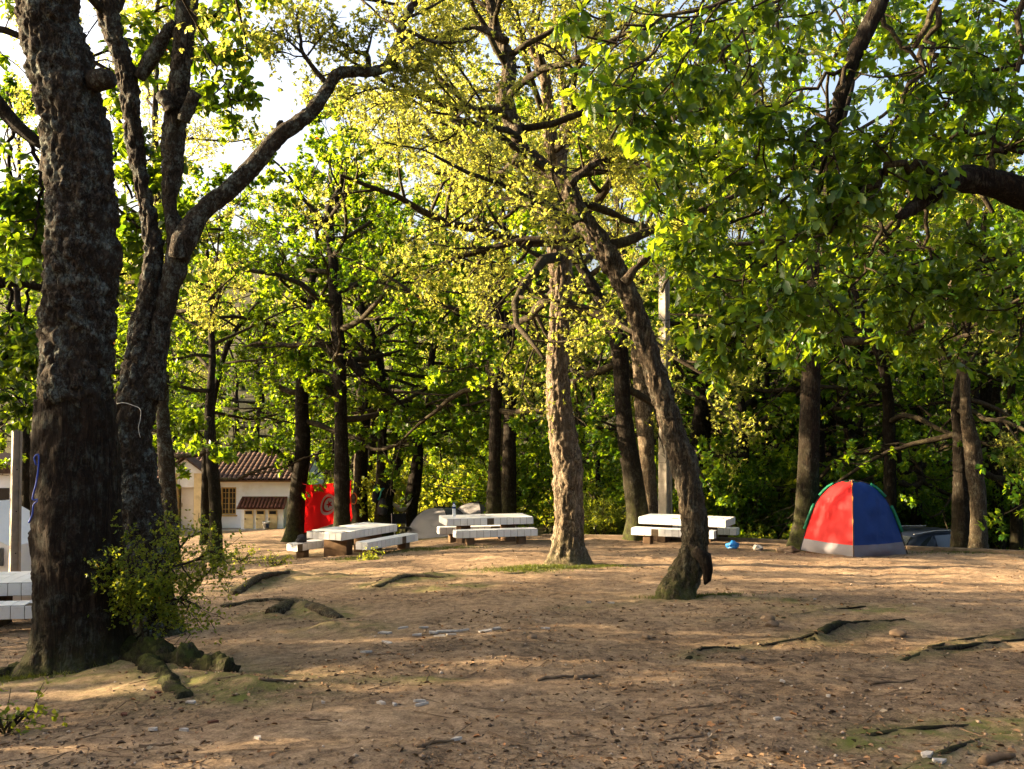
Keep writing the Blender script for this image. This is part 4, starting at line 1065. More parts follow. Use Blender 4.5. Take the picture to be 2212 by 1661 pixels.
# --- shrubs
def shrub_mesh(rng, h, r, ns, leaf, m, nb, nt, mat, wood=True):
    L = []
    for k in range(ns):
        az = k * 2.4 + rng.uniform(-0.4, 0.4)
        tilt = rng.uniform(0.15, 0.9) * r / h
        d = np.array([math.cos(az) * tilt, math.sin(az) * tilt, 1.0])
        L.append((wander(np.array([math.cos(az) * 0.06, math.sin(az) * 0.06, -0.05]), d, h * rng.uniform(0.65, 1.1), 6, rng, 0.14, 0.0), 0.014))
    tb, C, D = grow(L, rng, nb, nt, 0.45, 0.45, 0.2, 0.0, 0.003)
    return tubes_mesh('stems', tb, M['twig']), leaves_mesh('foliage', C, D, m, leaf, rng, mat, LT_SM, LF_SM, 0.2, 0.35, (30, 100))
SHM = [shrub_mesh(np.random.default_rng(500 + k), 1.5, 1.1, 11, 0.085, 6, 5, 4, M['shrub']) for k in range(3)]
def shrub(loc, s, rz, label, group=None, k=0, sz=1.0):
    o = empty('shrub', loc, rz); o.scale = (s, s, s * sz)
    obj('stems', SHM[k % 3][0], o); obj('foliage', SHM[k % 3][1], o)
    return tag(o, label, 'shrub', group)
rngS = np.random.default_rng(31)
for k, (u, d, s) in enumerate([(1262, 27.2, 0.75), (1300, 26.6, 0.7), (1335, 27.4, 0.85), (1362, 27.0, 0.6), (1470, 27.6, 0.8), (1520, 27.0, 0.85), (1556, 26.6, 0.9), (1596, 27.2, 0.85), (1632, 26.8, 0.9), (1668, 26.0, 0.9), (1700, 26.2, 0.8), (1440, 28.4, 0.9), (1585, 29.5, 1.1), (1500, 30, 1.2)]):
    x = (u - 1106) / FPX * d
    shrub((x, d, float(base_z(x, d)) - 0.03), s, k * 1.7, 'sunlit yellow-green bush on the bank behind the picnic tables', 'bushes on the bank', k)
SHT = [shrub_mesh(np.random.default_rng(540 + k), 3.3, 1.9, 11, 0.11, 7, 6, 5, M['oak']) for k in range(3)]
rngK = np.random.default_rng(64)
for k in range(34):
    y = rngK.uniform(29.5, 38); x = rngK.uniform(-0.03, 0.53) * y
    if y < 33 and x > 8 and x < 13: y += 5
    o = empty('sapling', (x, y, float(base_z(x, y)) - 0.05), k * 1.9); q_ = rngK.uniform(0.75, 1.25); o.scale = (q_, q_, q_)
    obj('stems', SHT[k % 3][0], o); obj('foliage', SHT[k % 3][1], o)
    tag(o, 'tall leafy sapling filling the gap between trunks below the bank', 'sapling', 'saplings below the bank')
for k, (u, d, s) in enumerate([(2150, 21.3, 0.35), (2186, 20.9, 0.3), (2120, 22.2, 0.3), (2060, 22.8, 0.28), (2212, 21.5, 0.4)]):
    x = (u - 1106) / FPX * d
    shrub((x, d, float(base_z(x, d)) - 0.02), s, k * 2.1, 'small green bush along the bank edge near the parked car', 'small bushes by the car', k)
for k in range(70):
    y = rngS.uniform(30, 50); x = rngS.uniform(-0.15, 0.56) * y
    if y < 36 and x < 3: y += 8
    shrub((x, y, float(base_z(x, y)) - 0.05), rngS.uniform(1.1, 2.2), k * 1.1, 'dense green understory bush below the wooded slope', 'understory bushes', k, rngS.uniform(0.8, 1.3))
for k in range(14):
    y = rngS.uniform(52, 62); x = rngS.uniform(-0.42, -0.12) * y
    shrub((x, y, float(base_z(x, y)) - 0.05), rngS.uniform(1.4, 2.4), k * 1.3, 'tall green bush growing behind the white house', 'bushes behind the house', k, 1.3)
for k, (x, y) in enumerate([(-14.5, 30), (-16, 31.5), (-18, 32), (-15, 34), (-20, 35)]):
    shrub((x, y, float(base_z(x, y)) - 0.05), 0.9, k * 1.3, 'green bush in the grove beyond the white tent', 'bushes beyond the white tent', k)
# flowering bush growing at the foot of the stripped cork oak
rngB = np.random.default_rng(88)
fb = ground_hit(322, 1428)
FB = empty('flowering_bush', (fb[0], fb[1], gz1(fb[0], fb[1])))
tag(FB, 'spindly green bush with yellow flowers at the foot of the huge stripped oak', 'bush')
fbv = np.array(FB.location)
LB = []
for ln in [[(316, 1432, 5), (312, 1360, 5), (300, 1280, 4), (290, 1200, 3), (284, 1160, 2)], [(322, 1432, 5), (330, 1350, 5), (345, 1270, 4), (372, 1200, 3), (400, 1160, 2)], [(326, 1432, 4), (350, 1370, 4), (380, 1300, 4), (430, 1250, 3), (470, 1220, 2)], [(318, 1432, 4), (318, 1340, 4), (330, 1240, 3), (322, 1160, 2)],
           [(312, 1432, 4), (290, 1390, 3), (272, 1340, 3), (265, 1280, 2)], [(330, 1432, 4), (360, 1395, 3), (378, 1410, 2), (395, 1418, 2)], [(345, 1300, 3), (400, 1290, 3), (445, 1300, 2)], [(340, 1290, 3), (366, 1230, 3), (420, 1210, 2), (480, 1180, 2)], [(310, 1330, 3), (290, 1270, 3), (270, 1220, 2)], [(330, 1340, 3), (320, 1290, 3), (305, 1240, 2)]]:
    P, r = path_px(ln, fb[1])
    off = rngB.uniform(-0.35, 0.35)
    P[:, 1] += np.linspace(0, off, len(P))
    PR = catmull(np.hstack([P - fbv, r[:, None]]), 9)
    LB.append((PR[:, :3], 0.010))
tb, C, D = grow(LB, rngB, 6, 4, 0.26, 0.45, 0.2, 0.0, 0.002)
sel = C[:, 2] > 0.28
obj('stems', tubes_mesh('stems', tb, M['twig']), FB)
Cb = np.repeat(C[sel], 5, 0) + rngB.normal(0, 0.04, (sel.sum() * 5, 3))
obj('foliage', leaves_mesh('foliage', Cb, np.repeat(D[sel], 5, 0), 3, 0.030, rngB, M['shrub'], LT_SM * np.array([1, 1.3, 1]), LF_SM, 0.2, 0.35, (20, 100)), FB)
fi = rngB.choice(np.where(sel)[0], 36, False)
for k in range(0, 36):
    o = obj('flower', None or leaves_mesh('flower', C[fi[k]:fi[k] + 1] * 0, D[fi[k]:fi[k] + 1], 5, 0.022, rngB, M['yellow'], LT_SM, LF_SM, 0.1), FB, tuple(C[fi[k]]))

# ------------------------------------------------------------------ kerbs
def kerb(pts, w, h, label):
    m = MB()
    P = [np.array([x, y, gz1(x, y)]) for x, y in pts]
    Pd = catmull(np.array(P), 30)
    for a, b in zip(Pd[:-1], Pd[1:]):
        t = nrm(b - a); nn = np.array([-t[1], t[0], 0]) * w / 2
        up = np.array([0, 0, h]); dn = np.array([0, 0, -0.3])
        V = [a - nn + dn, a + nn + dn, b + nn + dn, b - nn + dn, a - nn + up, a + nn + up, b + nn + up, b - nn + up]
        m.add(V, [(0, 1, 2, 3), (4, 7, 6, 5), (0, 4, 5, 1), (1, 5, 6, 2), (2, 6, 7, 3), (3, 7, 4, 0)])
    return tag(m.build('kerb', M['kerb']), label, 'kerb', kind='structure')
kerb([(0.8, 26.1), (1.8, 25.8), (5.6, 24.3), (8, 22.2), (10.0, 20.0), (13, 16.6)], 0.16, 0.07, 'low stained concrete kerb along the top of the bank')
_a = ground_hit(466, 1226); _b = ground_hit(380, 1226); _c = ground_hit(-20, 1238)
kerb([(_a[0], _a[1]), (_b[0], _b[1]), (_c[0], _c[1])], 0.18, 0.10, 'low concrete kerb between the twin-stemmed oak and the pole')

# ------------------------------------------------------------------ tiled picnic tables and benches
TS = 0.163
def tile_mesh():
    m = MB().box(-0.0775, 0.0775, -0.0775, 0.0775, 0, 0.012, None, 0.003)
    o = m.build('tile', M['tile']); me = o.data; bpy.data.objects.remove(o); return me
TILE = tile_mesh()
def tiled_slab(root, nx, ny, z0, th, rng, miss=0.03, skip=()):
    """slab of nx x ny tiles standing at height z0, skirted with tiles"""
    L, Wd = nx * TS, ny * TS
    MB().box(-L / 2, L / 2, -Wd / 2, Wd / 2, z0, z0 + th, None, 0.004).build('slab', M['grout'], root)
    top = z0 + th
    zs = z0 + th / 2
    def put(x, y, z, rot):
        if rng.random() < miss: return
        j = 0.004
        o = obj('tile', TILE, root, (x, y, z), rot)
        o.rotation_euler = (rot[0] + rng.uniform(-j, j), rot[1] + rng.uniform(-j, j), rot[2])
    for i in range(nx):
        x = -L / 2 + TS * (i + 0.5)
        for k in range(ny): put(x, -Wd / 2 + TS * (k + 0.5), top - 0.003, (0, 0, 0))
        put(x, -Wd / 2 + 0.003, zs, (math.pi / 2, 0, 0))
        put(x, Wd / 2 - 0.003, zs, (-math.pi / 2, 0, 0))
    for k in range(ny):
        y = -Wd / 2 + TS * (k + 0.5)
        put(-L / 2 + 0.003, y, zs, (0, -math.pi / 2, 0))
        put(L / 2 - 0.003, y, zs, (0, math.pi / 2, 0))
def table(cx, cy, rz, label, seed, nx=13, ny=6, h=0.60):
    rng = random.Random(seed)
    z = gz1(cx, cy)
    o = empty('picnic_table', (cx, cy, z), rz)
    tiled_slab(o, nx, ny, h - 0.163, 0.163, rng)
    for sx in (-0.56, 0.56):
        MB().box(sx - 0.11, sx + 0.11, -0.33, 0.33, -0.35, h - TS - 0.002, None, 0.012).build('pedestal', M['stand'], o)
    return tag(o, label, 'table', 'tiled picnic tables')
def bench(cx, cy, rz, label, seed, nx=12, ny=2, h=0.40, z=None):
    rng = random.Random(seed)
    z = gz1(cx, cy) if z is None else z
    o = empty('bench', (cx, cy, z), rz)
    tiled_slab(o, nx, ny, h - TS, TS, rng, 0.04)
    for sx in (-0.62, 0.62):
        MB().box(sx - 0.09, sx + 0.09, -0.12, 0.12, -0.35, h - TS - 0.002, None, 0.01).build('pedestal', M['stand'], o)
    return tag(o, label, 'bench', 'tiled benches')
def picnic(cx, cy, rz, lt, lf, lb, seed, off=0.98, h=0.60, hb=0.36, sh=0.0):
    rz = R(rz)
    d = np.array([math.cos(rz), math.sin(rz)]); n = np.array([-d[1], d[0]])
    z = gz1(cx, cy)
    t = table(cx, cy, rz, lt, seed, h=h)
    a = np.array([cx, cy]) - n * off; b = np.array([cx, cy]) + n * off
    bench(a[0], a[1], rz, lf, seed + 1, h=hb, z=min(gz1(a[0], a[1]), z + 0.06))
    bench(b[0], b[1], rz, lb, seed + 2, h=hb, z=max(min(gz1(b[0], b[1]), z + 0.1), z - 0.1))
    return t
picnic(-3.68, 23.4, 61.6, 'white tiled picnic table before the red flag', 'white tiled bench on the open side of the table before the flag', 'white tiled bench with a black bundle on it', 1)
picnic(-0.64, 24.6, 15, 'white tiled picnic table with a water bottle on it', 'white tiled bench in front of the bottle table', 'white tiled bench behind the bottle table', 11)
picnic(4.25, 24.5, -25, 'white tiled picnic table behind the leaning cork oak', 'white tiled bench in front of the table by the leaning oak', 'white tiled bench by the bank behind the leaning oak', 21, off=1.15)
picnic(-6.25, 13.4, 8, 'white tiled picnic table behind the huge stripped oak', 'white tiled bench hidden behind the huge stripped oak', 'sunlit white tiled bench under the table behind the huge stripped oak', 31, off=0.95)

# ------------------------------------------------------------------ tents
PROF = np.array([(1.0, 0.0), (0.965, 0.10), (0.92, 0.20), (0.885, 0.30), (0.80, 0.48), (0.72, 0.63), (0.60, 0.78), (0.47, 0.89), (0.33, 0.955), (0.17, 0.99), (0.0, 1.0)])
def dome(name, cx, cy, rz, rx, ry, H, mats, band, label, group, seed, sleeve=None, pole=None, bandmat=None, prof=PROF, z=None, wr=0.012):
    """dome tent on four crossing corner ribs; panel k spans rib k to rib k+1"""
    z = gz1(cx, cy) if z is None else z
    o = empty(name, (cx, cy, z), R(rz))
    hs = np.concatenate([[0, 0.06, 0.12], np.linspace(max(band, 0.14), 0.985, 22)]) if band else np.linspace(0, 0.985, 26)
    hs = np.unique(hs)
    rad = np.interp(hs, prof[:, 1], prof[:, 0])
    corners = [np.array([rx, 0.0]), np.array([0, ry]), np.array([-rx, 0.0]), np.array([0, -ry])]
    nseg = 20
    for k in range(4):
        a, b = corners[k], corners[(k + 1) % 4]
        t = np.linspace(0, 1, nseg + 1)
        bul = np.sin(np.pi * t) * 0.10
        G = []
        for h, r in zip(hs, rad):
            m2 = a[None] * (1 - t)[:, None] + b[None] * t[:, None]
            mid = (a + b) / 2
            pts = (m2 + mid[None] * (bul * (1.0 if h > 0.02 else 0.0))[:, None]) * r
            G.append(np.hstack([pts, np.full((nseg + 1, 1), h * H)]))
        G = np.array(G)
        fl = G.reshape(-1, 3)
        nv = nrm(np.concatenate([np.tile((a + b) / 2, (len(fl), 1)), np.full((len(fl), 1), 0.3)], 1))
        fold = np.abs(fbm(fl * np.array([4.5, 4.5, 2.0]) + seed * 7 + k * 13, 3, seed)) * 2 - 0.4
        w = np.tile(np.sin(np.pi * t), len(hs)) * (np.repeat(hs, nseg + 1) > 0.01)
        fl = fl + nv * (fold * wr * w)[:, None]
        I = np.arange(len(hs) - 1)[:, None] * (nseg + 1) + np.arange(nseg)[None, :]
        Q = np.stack([I, I + 1, I + nseg + 2, I + nseg + 1], -1)
        if band:
            nbz = int(np.searchsorted(hs, band - 1e-6))
            obj('base_band', mesh_np('base_band', fl, [Q[:nbz].reshape(-1, 4)], bandmat, True), o)
            obj('panel', mesh_np('panel', fl, [Q[nbz:].reshape(-1, 4)], mats[k], True), o)
        else:
            obj('panel', mesh_np('panel', fl, [Q.reshape(-1, 4)], mats[k], True), o)
    tp = np.linspace(0, 1, 24)
    zz = np.concatenate([np.linspace(0, 0.9, 16), np.linspace(0.92, 1.0, 8)])
    rr = np.interp(zz, prof[:, 1], prof[:, 0])
    for k in range(4):
        P = np.stack([corners[k][0] * rr * 1.012, corners[k][1] * rr * 1.012, zz * H + 0.004], 1)
        MB().tube(P, 0.010, 6).build('pole', pole or M['black'], o, True)
        if sleeve and k in sleeve:
            for i0, i1 in ((5, 12), (13, 20)):
                MB().tube(P[i0:i1] * np.array([1.03, 1.03, 1.0]), 0.032, 8).build('sleeve', M['tent_green'], o, True)
    MB().box(-0.05, 0.05, -0.05, 0.05, H - 0.02, H + 0.02, None, 0.01).build('peak_cap', M['tent_dark'], o)
    tag(o, label, 'tent', group)
    return o
tc = ground_hit(1846, 1196)
# ribs: 0 right, 1 far, 2 left, 3 near
o = dome('tent', tc[0] + 0.05, tc[1] + 0.25, 6, 1.03, 1.02, 1.46, [M['tent_green'], M['tent_green'], M['tent_red'], M['tent_blue']], 0.17, 'red and blue dome tent with green edges pitched on the open dirt', 'dome tents', 3, sleeve=(0, 2), bandmat=M['tent_grey'], wr=0.055)
o.rotation_euler.z = R(-18)
MB().tube([(0.0, -1.03 * q_, h_ * 1.46 + 0.01) for q_, h_ in ((0.99, 0.02), (0.90, 0.22), (0.80, 0.48), (0.60, 0.78), (0.33, 0.955), (0.0, 1.0))], 0.012, 6).build('seam', M['orange'], o)

dome('tent', (952 - 1106) / FPX * 33.5, 33.5, 20, 1.25, 1.25, 1.0, [M['tent_dark'], M['tent_grey'], M['tent_silver'], M['tent_mid']], None, 'low silver-grey dome tent beside the hammock oak', 'dome tents', 5)
dome('tent', (1032 - 1106) / FPX * 34.5, 34.5, 10, 1.25, 1.25, 1.12, [M['tent_dark'], M['tent_grey'], M['tent_silver'], M['tent_mid']], None, 'low grey dome tent behind the bottle table', 'dome tents', 6)
# white frame tent at the left edge
wx, wy = -11.4, 21.5
wz = gz1(wx, wy)
WT = empty('frame_tent', (wx, wy, wz), R(-8))
tag(WT, 'white canvas frame tent with a dark window flap beside the concrete pole', 'tent')
prof = [(-1.6, 0), (-1.5, 1.0), (0, 1.75), (1.5, 1.0), (1.6, 0)]
for a, b in zip(prof[:-1], prof[1:]):
    n = 14
    t = np.linspace(0, 1, n); yy = np.linspace(-1.1, 1.1, n)
    X = a[0] + (b[0] - a[0]) * t; Z = a[1] + (b[1] - a[1]) * t
    V = np.array([[X[i], yy[j], Z[i]] for i in range(n) for j in range(n)])
    V += (0.02 * fbm(V * 3, 3, 8))[:, None]
    I_ = np.arange(n - 1)[:, None] * n + np.arange(n - 1)[None, :]
    obj('panel', mesh_np('panel', V, [np.stack([I_, I_ + 1, I_ + n + 1, I_ + n], -1).reshape(-1, 4)], M['tarp'], True), WT)
for sy in (-1.1, 1.1):
    MB().add([(x, sy, z) for x, z in prof], [(0, 1, 2, 3, 4)]).build('end_panel', M['tarp'], WT)
MB().box(0.95, 1.42, -1.16, -1.13, 0.62, 0.98, None, 0.01).build('window_flap', M['tent_dark'], WT)
MB().tube([(0.55, -1.3, 0), (0.66, -1.28, 1.0)], 0.035, 8).build('guy_pole', M['paper'], WT)

# ------------------------------------------------------------------ concrete poles
def pole(u0, v0, d, w0, w1, H, rz, label, lean=0.0):
    x = (u0 - 1106) / FPX * d
    z = gz1(x, d)
    o = empty('concrete_pole', (x, d, z), R(rz))
    def ring(w, zz, sx): return [(-w / 2 + sx, -w / 2, zz), (w / 2 + sx, -w / 2, zz), (w / 2 + sx, w / 2, zz), (-w / 2 + sx, w / 2, zz)]
    def bar(x0, x1, y0, y1, nm):
        V = []
        for zz, w, s in ((-0.4, w0, 0), (H, w1, lean * H)):
            V += [(x0 * w + s, y0 * w, zz), (x1 * w + s, y0 * w, zz), (x1 * w + s, y1 * w, zz), (x0 * w + s, y1 * w, zz)]
        MB().add(V, [(0, 3, 2, 1), (4, 5, 6, 7), (0, 1, 5, 4), (1, 2, 6, 5), (2, 3, 7, 6), (3, 0, 4, 7)]).build(nm, M['concrete'], o)
    bar(-0.5, -0.26, -0.6, 0.6, 'flange'); bar(0.26, 0.5, -0.6, 0.6, 'flange'); bar(-0.26, 0.26, -0.36, 0.36, 'web')
    for k in range(9):
        zz = 0.8 + k * 0.75
        MB().tube([(0, -0.37 * w0, zz), (0, -0.30 * w0, zz)], 0.012, 8).build('bolt_hole', M['black'], o)
    return tag(o, label, 'pole', 'concrete poles')
pole(1436, 1112, 26.3, 0.25, 0.17, 8.2, 40, 'tall concrete pole between the black-shadowed oak and the leaning cork oak')
pole(38, 1232, 18.2, 0.175, 0.14, 4.2, 35, 'tall concrete pole beside the huge stripped oak and the white tent', 0.0)

# ------------------------------------------------------------------ the white house
HX, HY, HZ = -13.0, 46.0, -3.46
HS = 46.0 / FPX
def hx(u): return (u - 1106) * HS - HX
def hz(v): return CAMZ - (v - HOR) * HS - HZ
HO = empty('house', (HX, HY, HZ), 0)
tag(HO, 'white house with tiled roof, yellow-framed window and small gabled porch', 'house')
x0, x1, zt = hx(330), hx(654), hz(1040)
# front wall in strips round the window opening
wu0, wu1, wv0, wv1 = hx(479), hx(512), hz(1111), hz(1052)
for a, b, c, d in ((x0, wu0, 0, zt), (wu1, x1, 0, zt), (wu0, wu1, 0, wv0), (wu0, wu1, wv1, zt)):
    MB().box(a, b, 0, 0.25, c, d).build('wall', M['wall'], HO)
MB().box(x0, x0 + 0.25, 0.25, 5.0, 0, zt).build('wall', M['wall'], HO)
MB().box(x1 - 0.25, x1, 0.25, 5.0, 0, zt).build('wall', M['wall'], HO)
MB().box(x0, x1, 5.0, 5.25, 0, zt).build('wall', M['wall'], HO)
for xg in (x0 + 0.002, x1 - 0.252):
    MB().add([(xg, 0, zt), (xg, 5.25, zt), (xg, 2.6, zt + 1.05), (xg + 0.25, 0, zt), (xg + 0.25, 5.25, zt), (xg + 0.25, 2.6, zt + 1.05)], [(0, 1, 2), (5, 4, 3), (0, 3, 4, 1), (1, 4, 5, 2), (2, 5, 3, 0)]).build('gable_wall', M['wall'], HO)
MB().box(x0 - 0.1, x1 + 0.1, -0.10, -0.003, zt - 0.02, zt + 0.19, None, 0.02).build('cornice', M['cream'], HO)
MB().box(x0 - 0.3, x1 + 0.3, -0.9, 5.6, -0.6, -0.004, None, 0.02).build('plinth', M['concrete'], HO)
# window
WN = MB().box(wu0, wu1, 0.16, 0.19, wv0, wv1).build('window', M['glass'], HO)
wf = MB()
for a, b in ((wu0, wu0 + 0.06), (wu1 - 0.06, wu1), ((wu0 + wu1) / 2 - 0.025, (wu0 + wu1) / 2 + 0.025)): wf.box(a, b, 0.08, 0.15, wv0, wv1)
for c, d in ((wv0 + 0.001, wv0 + 0.06), (wv1 - 0.061, wv1 - 0.001)): wf.box(wu0 + 0.06, wu1 - 0.06, 0.085, 0.145, c, d)
wf.build('frame', M['ochre'], WN)
for k in range(1, 5):
    zz = wv0 + (wv1 - wv0) * k / 5
    MB().box(wu0 + 0.06, wu1 - 0.06, 0.095, 0.125, zz - 0.011, zz + 0.011).build('glazing_bar', M['ochre'], WN)
for f in (0.27, 0.73):
    xx = wu0 + (wu1 - wu0) * f
    MB().box(xx - 0.011, xx + 0.011, 0.10, 0.13, wv0 + 0.06, wv1 - 0.06).build('glazing_bar', M['ochre'], WN)
MB().box(wu0 - 0.06, wu1 + 0.06, -0.07, 0.08, wv0 - 0.07, wv0 - 0.002, None, 0.01).build('sill', M['ochre'], WN)
# tiled roof: each tile a piece
def barrel(L, r, mat, nm):
    th = np.linspace(0, math.pi, 7)
    V = []
    for y, rr in ((0, r), (L, r * 0.86)):
        for t in th: V.append((math.cos(t) * rr, y, math.sin(t) * rr * 0.7))
    for y, rr in ((0, r - 0.014), (L, r * 0.86 - 0.014)):
        for t in th: V.append((math.cos(t) * rr, y, math.sin(t) * rr * 0.7))
    F = []
    for k in range(6):
        F += [(k, k + 1, 8 + k, 7 + k), (14 + k, 21 + k, 22 + k, 15 + k), (k, 14 + k, 15 + k, k + 1)]
    o = MB().add(V, F).build(nm, mat); me = o.data; bpy.data.objects.remove(o); return me
TB = [barrel(0.44, 0.105, M['rooftile'], 'tile') for k in range(1)]
rs = R(21)
RF = MB().add([(x0 - 0.2, -0.35, zt + 0.02), (x1 + 0.2, -0.35, zt + 0.02), (x1 + 0.2, 2.6, zt + 0.02 + 2.95 * math.tan(rs)), (x0 - 0.2, 2.6, zt + 0.02 + 2.95 * math.tan(rs)), (x0 - 0.2, 5.6, zt + 0.02), (x1 + 0.2, 5.6, zt + 0.02),
               (x0 - 0.2, -0.35, zt + 0.10), (x1 + 0.2, -0.35, zt + 0.10), (x1 + 0.2, 2.6, zt + 0.10 + 2.95 * math.tan(rs)), (x0 - 0.2, 2.6, zt + 0.10 + 2.95 * math.tan(rs)), (x0 - 0.2, 5.6, zt + 0.10), (x1 + 0.2, 5.6, zt + 0.10)],
              [(0, 3, 2, 1), (3, 4, 5, 2), (6, 7, 8, 9), (9, 8, 11, 10), (0, 1, 7, 6), (4, 10, 11, 5), (0, 6, 9, 3), (3, 9, 10, 4), (1, 2, 8, 7), (2, 5, 11, 8)]).build('roof', M['rooftile'], HO)
rt = random.Random(5)
ncol = int((x1 - x0 + 0.4) / 0.23)
for r_ in range(9):
    for c_ in range(ncol):
        dy = r_ * 0.335
        xx = x0 - 0.08 + c_ * 0.23
        if r_ * ncol + c_ >= 296: break
        t = obj('tile', TB[0], RF, (xx, -0.40 + dy * math.cos(rs), zt + 0.105 + dy * math.sin(rs) + rt.uniform(0, 0.012)), (rs - 0.03 + rt.uniform(-0.02, 0.02), rt.uniform(-0.03, 0.03), rt.uniform(-0.02, 0.02)))
# gabled porch on the left
pu0, pu1 = hx(378), hx(448)
pc = (pu0 + pu1) / 2
PO = MB().box(pu0, pu0 + 0.34, -0.75, -0.003, 0, hz(1020)).build('porch', M['cream'], HO)
MB().box(pu1 - 0.34, pu1, -0.75, -0.003, 0, hz(1020)).build('pilaster', M['cream'], PO)
MB().box(pu0 + 0.342, pu1 - 0.342, -0.62, -0.45, hz(1050), hz(1020)).build('lintel', M['wall'], PO)
zg = hz(1020)
MB().add([(pu0 - 0.1, -0.78, zg), (pu1 + 0.1, -0.78, zg), (pc, -0.78, zg + 0.62), (pu0 - 0.1, -0.6, zg), (pu1 + 0.1, -0.6, zg), (pc, -0.6, zg + 0.62)], [(0, 1, 2), (5, 4, 3), (0, 3, 4, 1), (1, 4, 5, 2), (2, 5, 3, 0)]).build('gable', M['wall'], PO)
for sgn in (-1, 1):
    xa = pc + sgn * (pu1 - pu0 + 0.5) / 2
    MB().add([(pc, -1.0, zg + 0.72), (xa, -1.0, zg - 0.06), (xa, 0.2, zg - 0.06), (pc, 0.2, zg + 0.72), (pc, -1.0, zg + 0.80), (xa, -1.0, zg + 0.02), (xa, 0.2, zg + 0.02), (pc, 0.2, zg + 0.80)],
             [(0, 1, 2, 3), (4, 7, 6, 5), (0, 4, 5, 1), (1, 5, 6, 2), (2, 6, 7, 3), (3, 7, 4, 0)]).build('porch_roof', M['rooftile'], PO)
DR = MB().box(hx(400), hx(430), -0.40, -0.34, 0, hz(1050), None, 0.006).build('door', M['door'], HO)
for zz in (0.15, 1.05):
    MB().box(hx(403), hx(427), -0.42, -0.402, zz, zz + 0.75, None, 0.01).build('door_panel', M['door'], DR)
MB().tube([(hx(402.5), -0.46, 1.0), (hx(402.5), -0.46, 1.16)], 0.015, 6).build('handle', M['black'], DR)
# lean-to with three hatches
lu0, lu1 = hx(530), hx(620)
LT = MB().box(lu0, lu1, -0.55, -0.003, 0, hz(1095)).build('lean_to', M['wall'], HO)
for k, (a, b) in enumerate(((537, 556), (562, 581), (588, 607))):
    dd = MB().box(hx(a), hx(b), -0.585, -0.552, 0.03, hz(1099), None, 0.006).build('hatch_door', M['cream'], LT)
    MB().box(hx(a) + 0.05, hx(b) - 0.05, -0.600, -0.587, hz(1107), hz(1100.5)).build('grille', M['black'], dd)
    MB().box(hx(a) + 0.03, hx(a) + 0.06, -0.61, -0.587, 0.42, 0.5).build('handle', M['black'], dd)
lr = R(28)
LR = MB().add([(lu0 - 0.15, -0.80, hz(1096)), (lu1 + 0.1, -0.80, hz(1096)), (lu1 + 0.05, -0.004, hz(1074)), (lu0 - 0.1, -0.004, hz(1074)), (lu0 - 0.15, -0.80, hz(1096) + 0.05), (lu1 + 0.1, -0.80, hz(1096) + 0.05), (lu1 + 0.05, -0.004, hz(1074) + 0.05), (lu0 - 0.1, -0.004, hz(1074) + 0.05)],
              [(0, 3, 2, 1), (4, 5, 6, 7), (0, 1, 5, 4), (1, 2, 6, 5), (2, 3, 7, 6), (3, 0, 4, 7)]).build('lean_to_roof', M['redtile'], LT)
TR = barrel(0.42, 0.075, M['redtile'], 'tile')
sl_ = math.atan2(hz(1074) - hz(1096), 0.8)
for r_ in range(2):
    for c_ in range(int((lu1 - lu0 + 0.2) / 0.165)):
        obj('tile', TR, LR, (lu0 - 0.05 + c_ * 0.165, -0.83 + r_ * 0.36 * math.cos(sl_), hz(1096) + 0.05 + r_ * 0.36 * math.sin(sl_)), (sl_ - 0.02, rt.uniform(-0.03, 0.03), 0))
# pale building far behind on the left
FB2 = empty('outbuilding', (-27.0, 47.0, float(base_z(-27, 47))), R(6))
tag(FB2, 'pale outbuilding with a dark roof beyond the white tent', 'building')
MB().box(-4.5, 4.5, 0, 4, -0.5, 2.7).build('wall', M['wall'], FB2)
MB().prism([(-4.8, 2.68), (4.8, 2.68), (4.8, 2.8), (0, 3.9), (-4.8, 2.8)], -0.3, 4.3).build('roof', M['rooftile'], FB2)
for xx in (-2.5, 0.5, 3.0):
    w_ = MB().box(xx - 0.4, xx + 0.4, -0.03, -0.003, 0.9, 2.0).build('window', M['glass'], FB2)
    MB().box(xx - 0.46, xx + 0.46, -0.06, -0.032, 0.82, 0.9).build('sill', M['ochre'], w_)

# bucket and bag at the house
def lathe(prof, n, name, mat, parent=None, loc=None):
    m = MB(); V = []; F = []
    for r, z in prof:
        for k in range(n): V.append((r * math.cos(2 * math.pi * k / n), r * math.sin(2 * math.pi * k / n), z))
    for i in range(len(prof) - 1):
        for k in range(n): F.append((i * n + k, i * n + (k + 1) % n, (i + 1) * n + (k + 1) % n, (i + 1) * n + k))
    return m.add(V, F).build(name, mat, parent, True, loc)
BK = empty('bucket', (hx(587) + HX, HY - 0.80, HZ))
tag(BK, 'white plastic bucket standing before the lean-to hatches', 'bucket')
lathe([(0.001, 0.005), (0.13, 0.005), (0.165, 0.36), (0.175, 0.36), (0.175, 0.33), (0.17, 0.30)], 20, 'pail', M['paper'], BK)
MB().tube([(0.17 * math.cos(a), -0.03 - 0.05 * math.sin(a), 0.34 - 0.12 * math.sin(a)) for a in np.linspace(0, math.pi, 9)], 0.006, 5).build('handle', M['wire'], BK)
MB().box(0.02, 0.15, -0.178, -0.160, 0.10, 0.28).build('sticker', M['tent_navy'], BK)

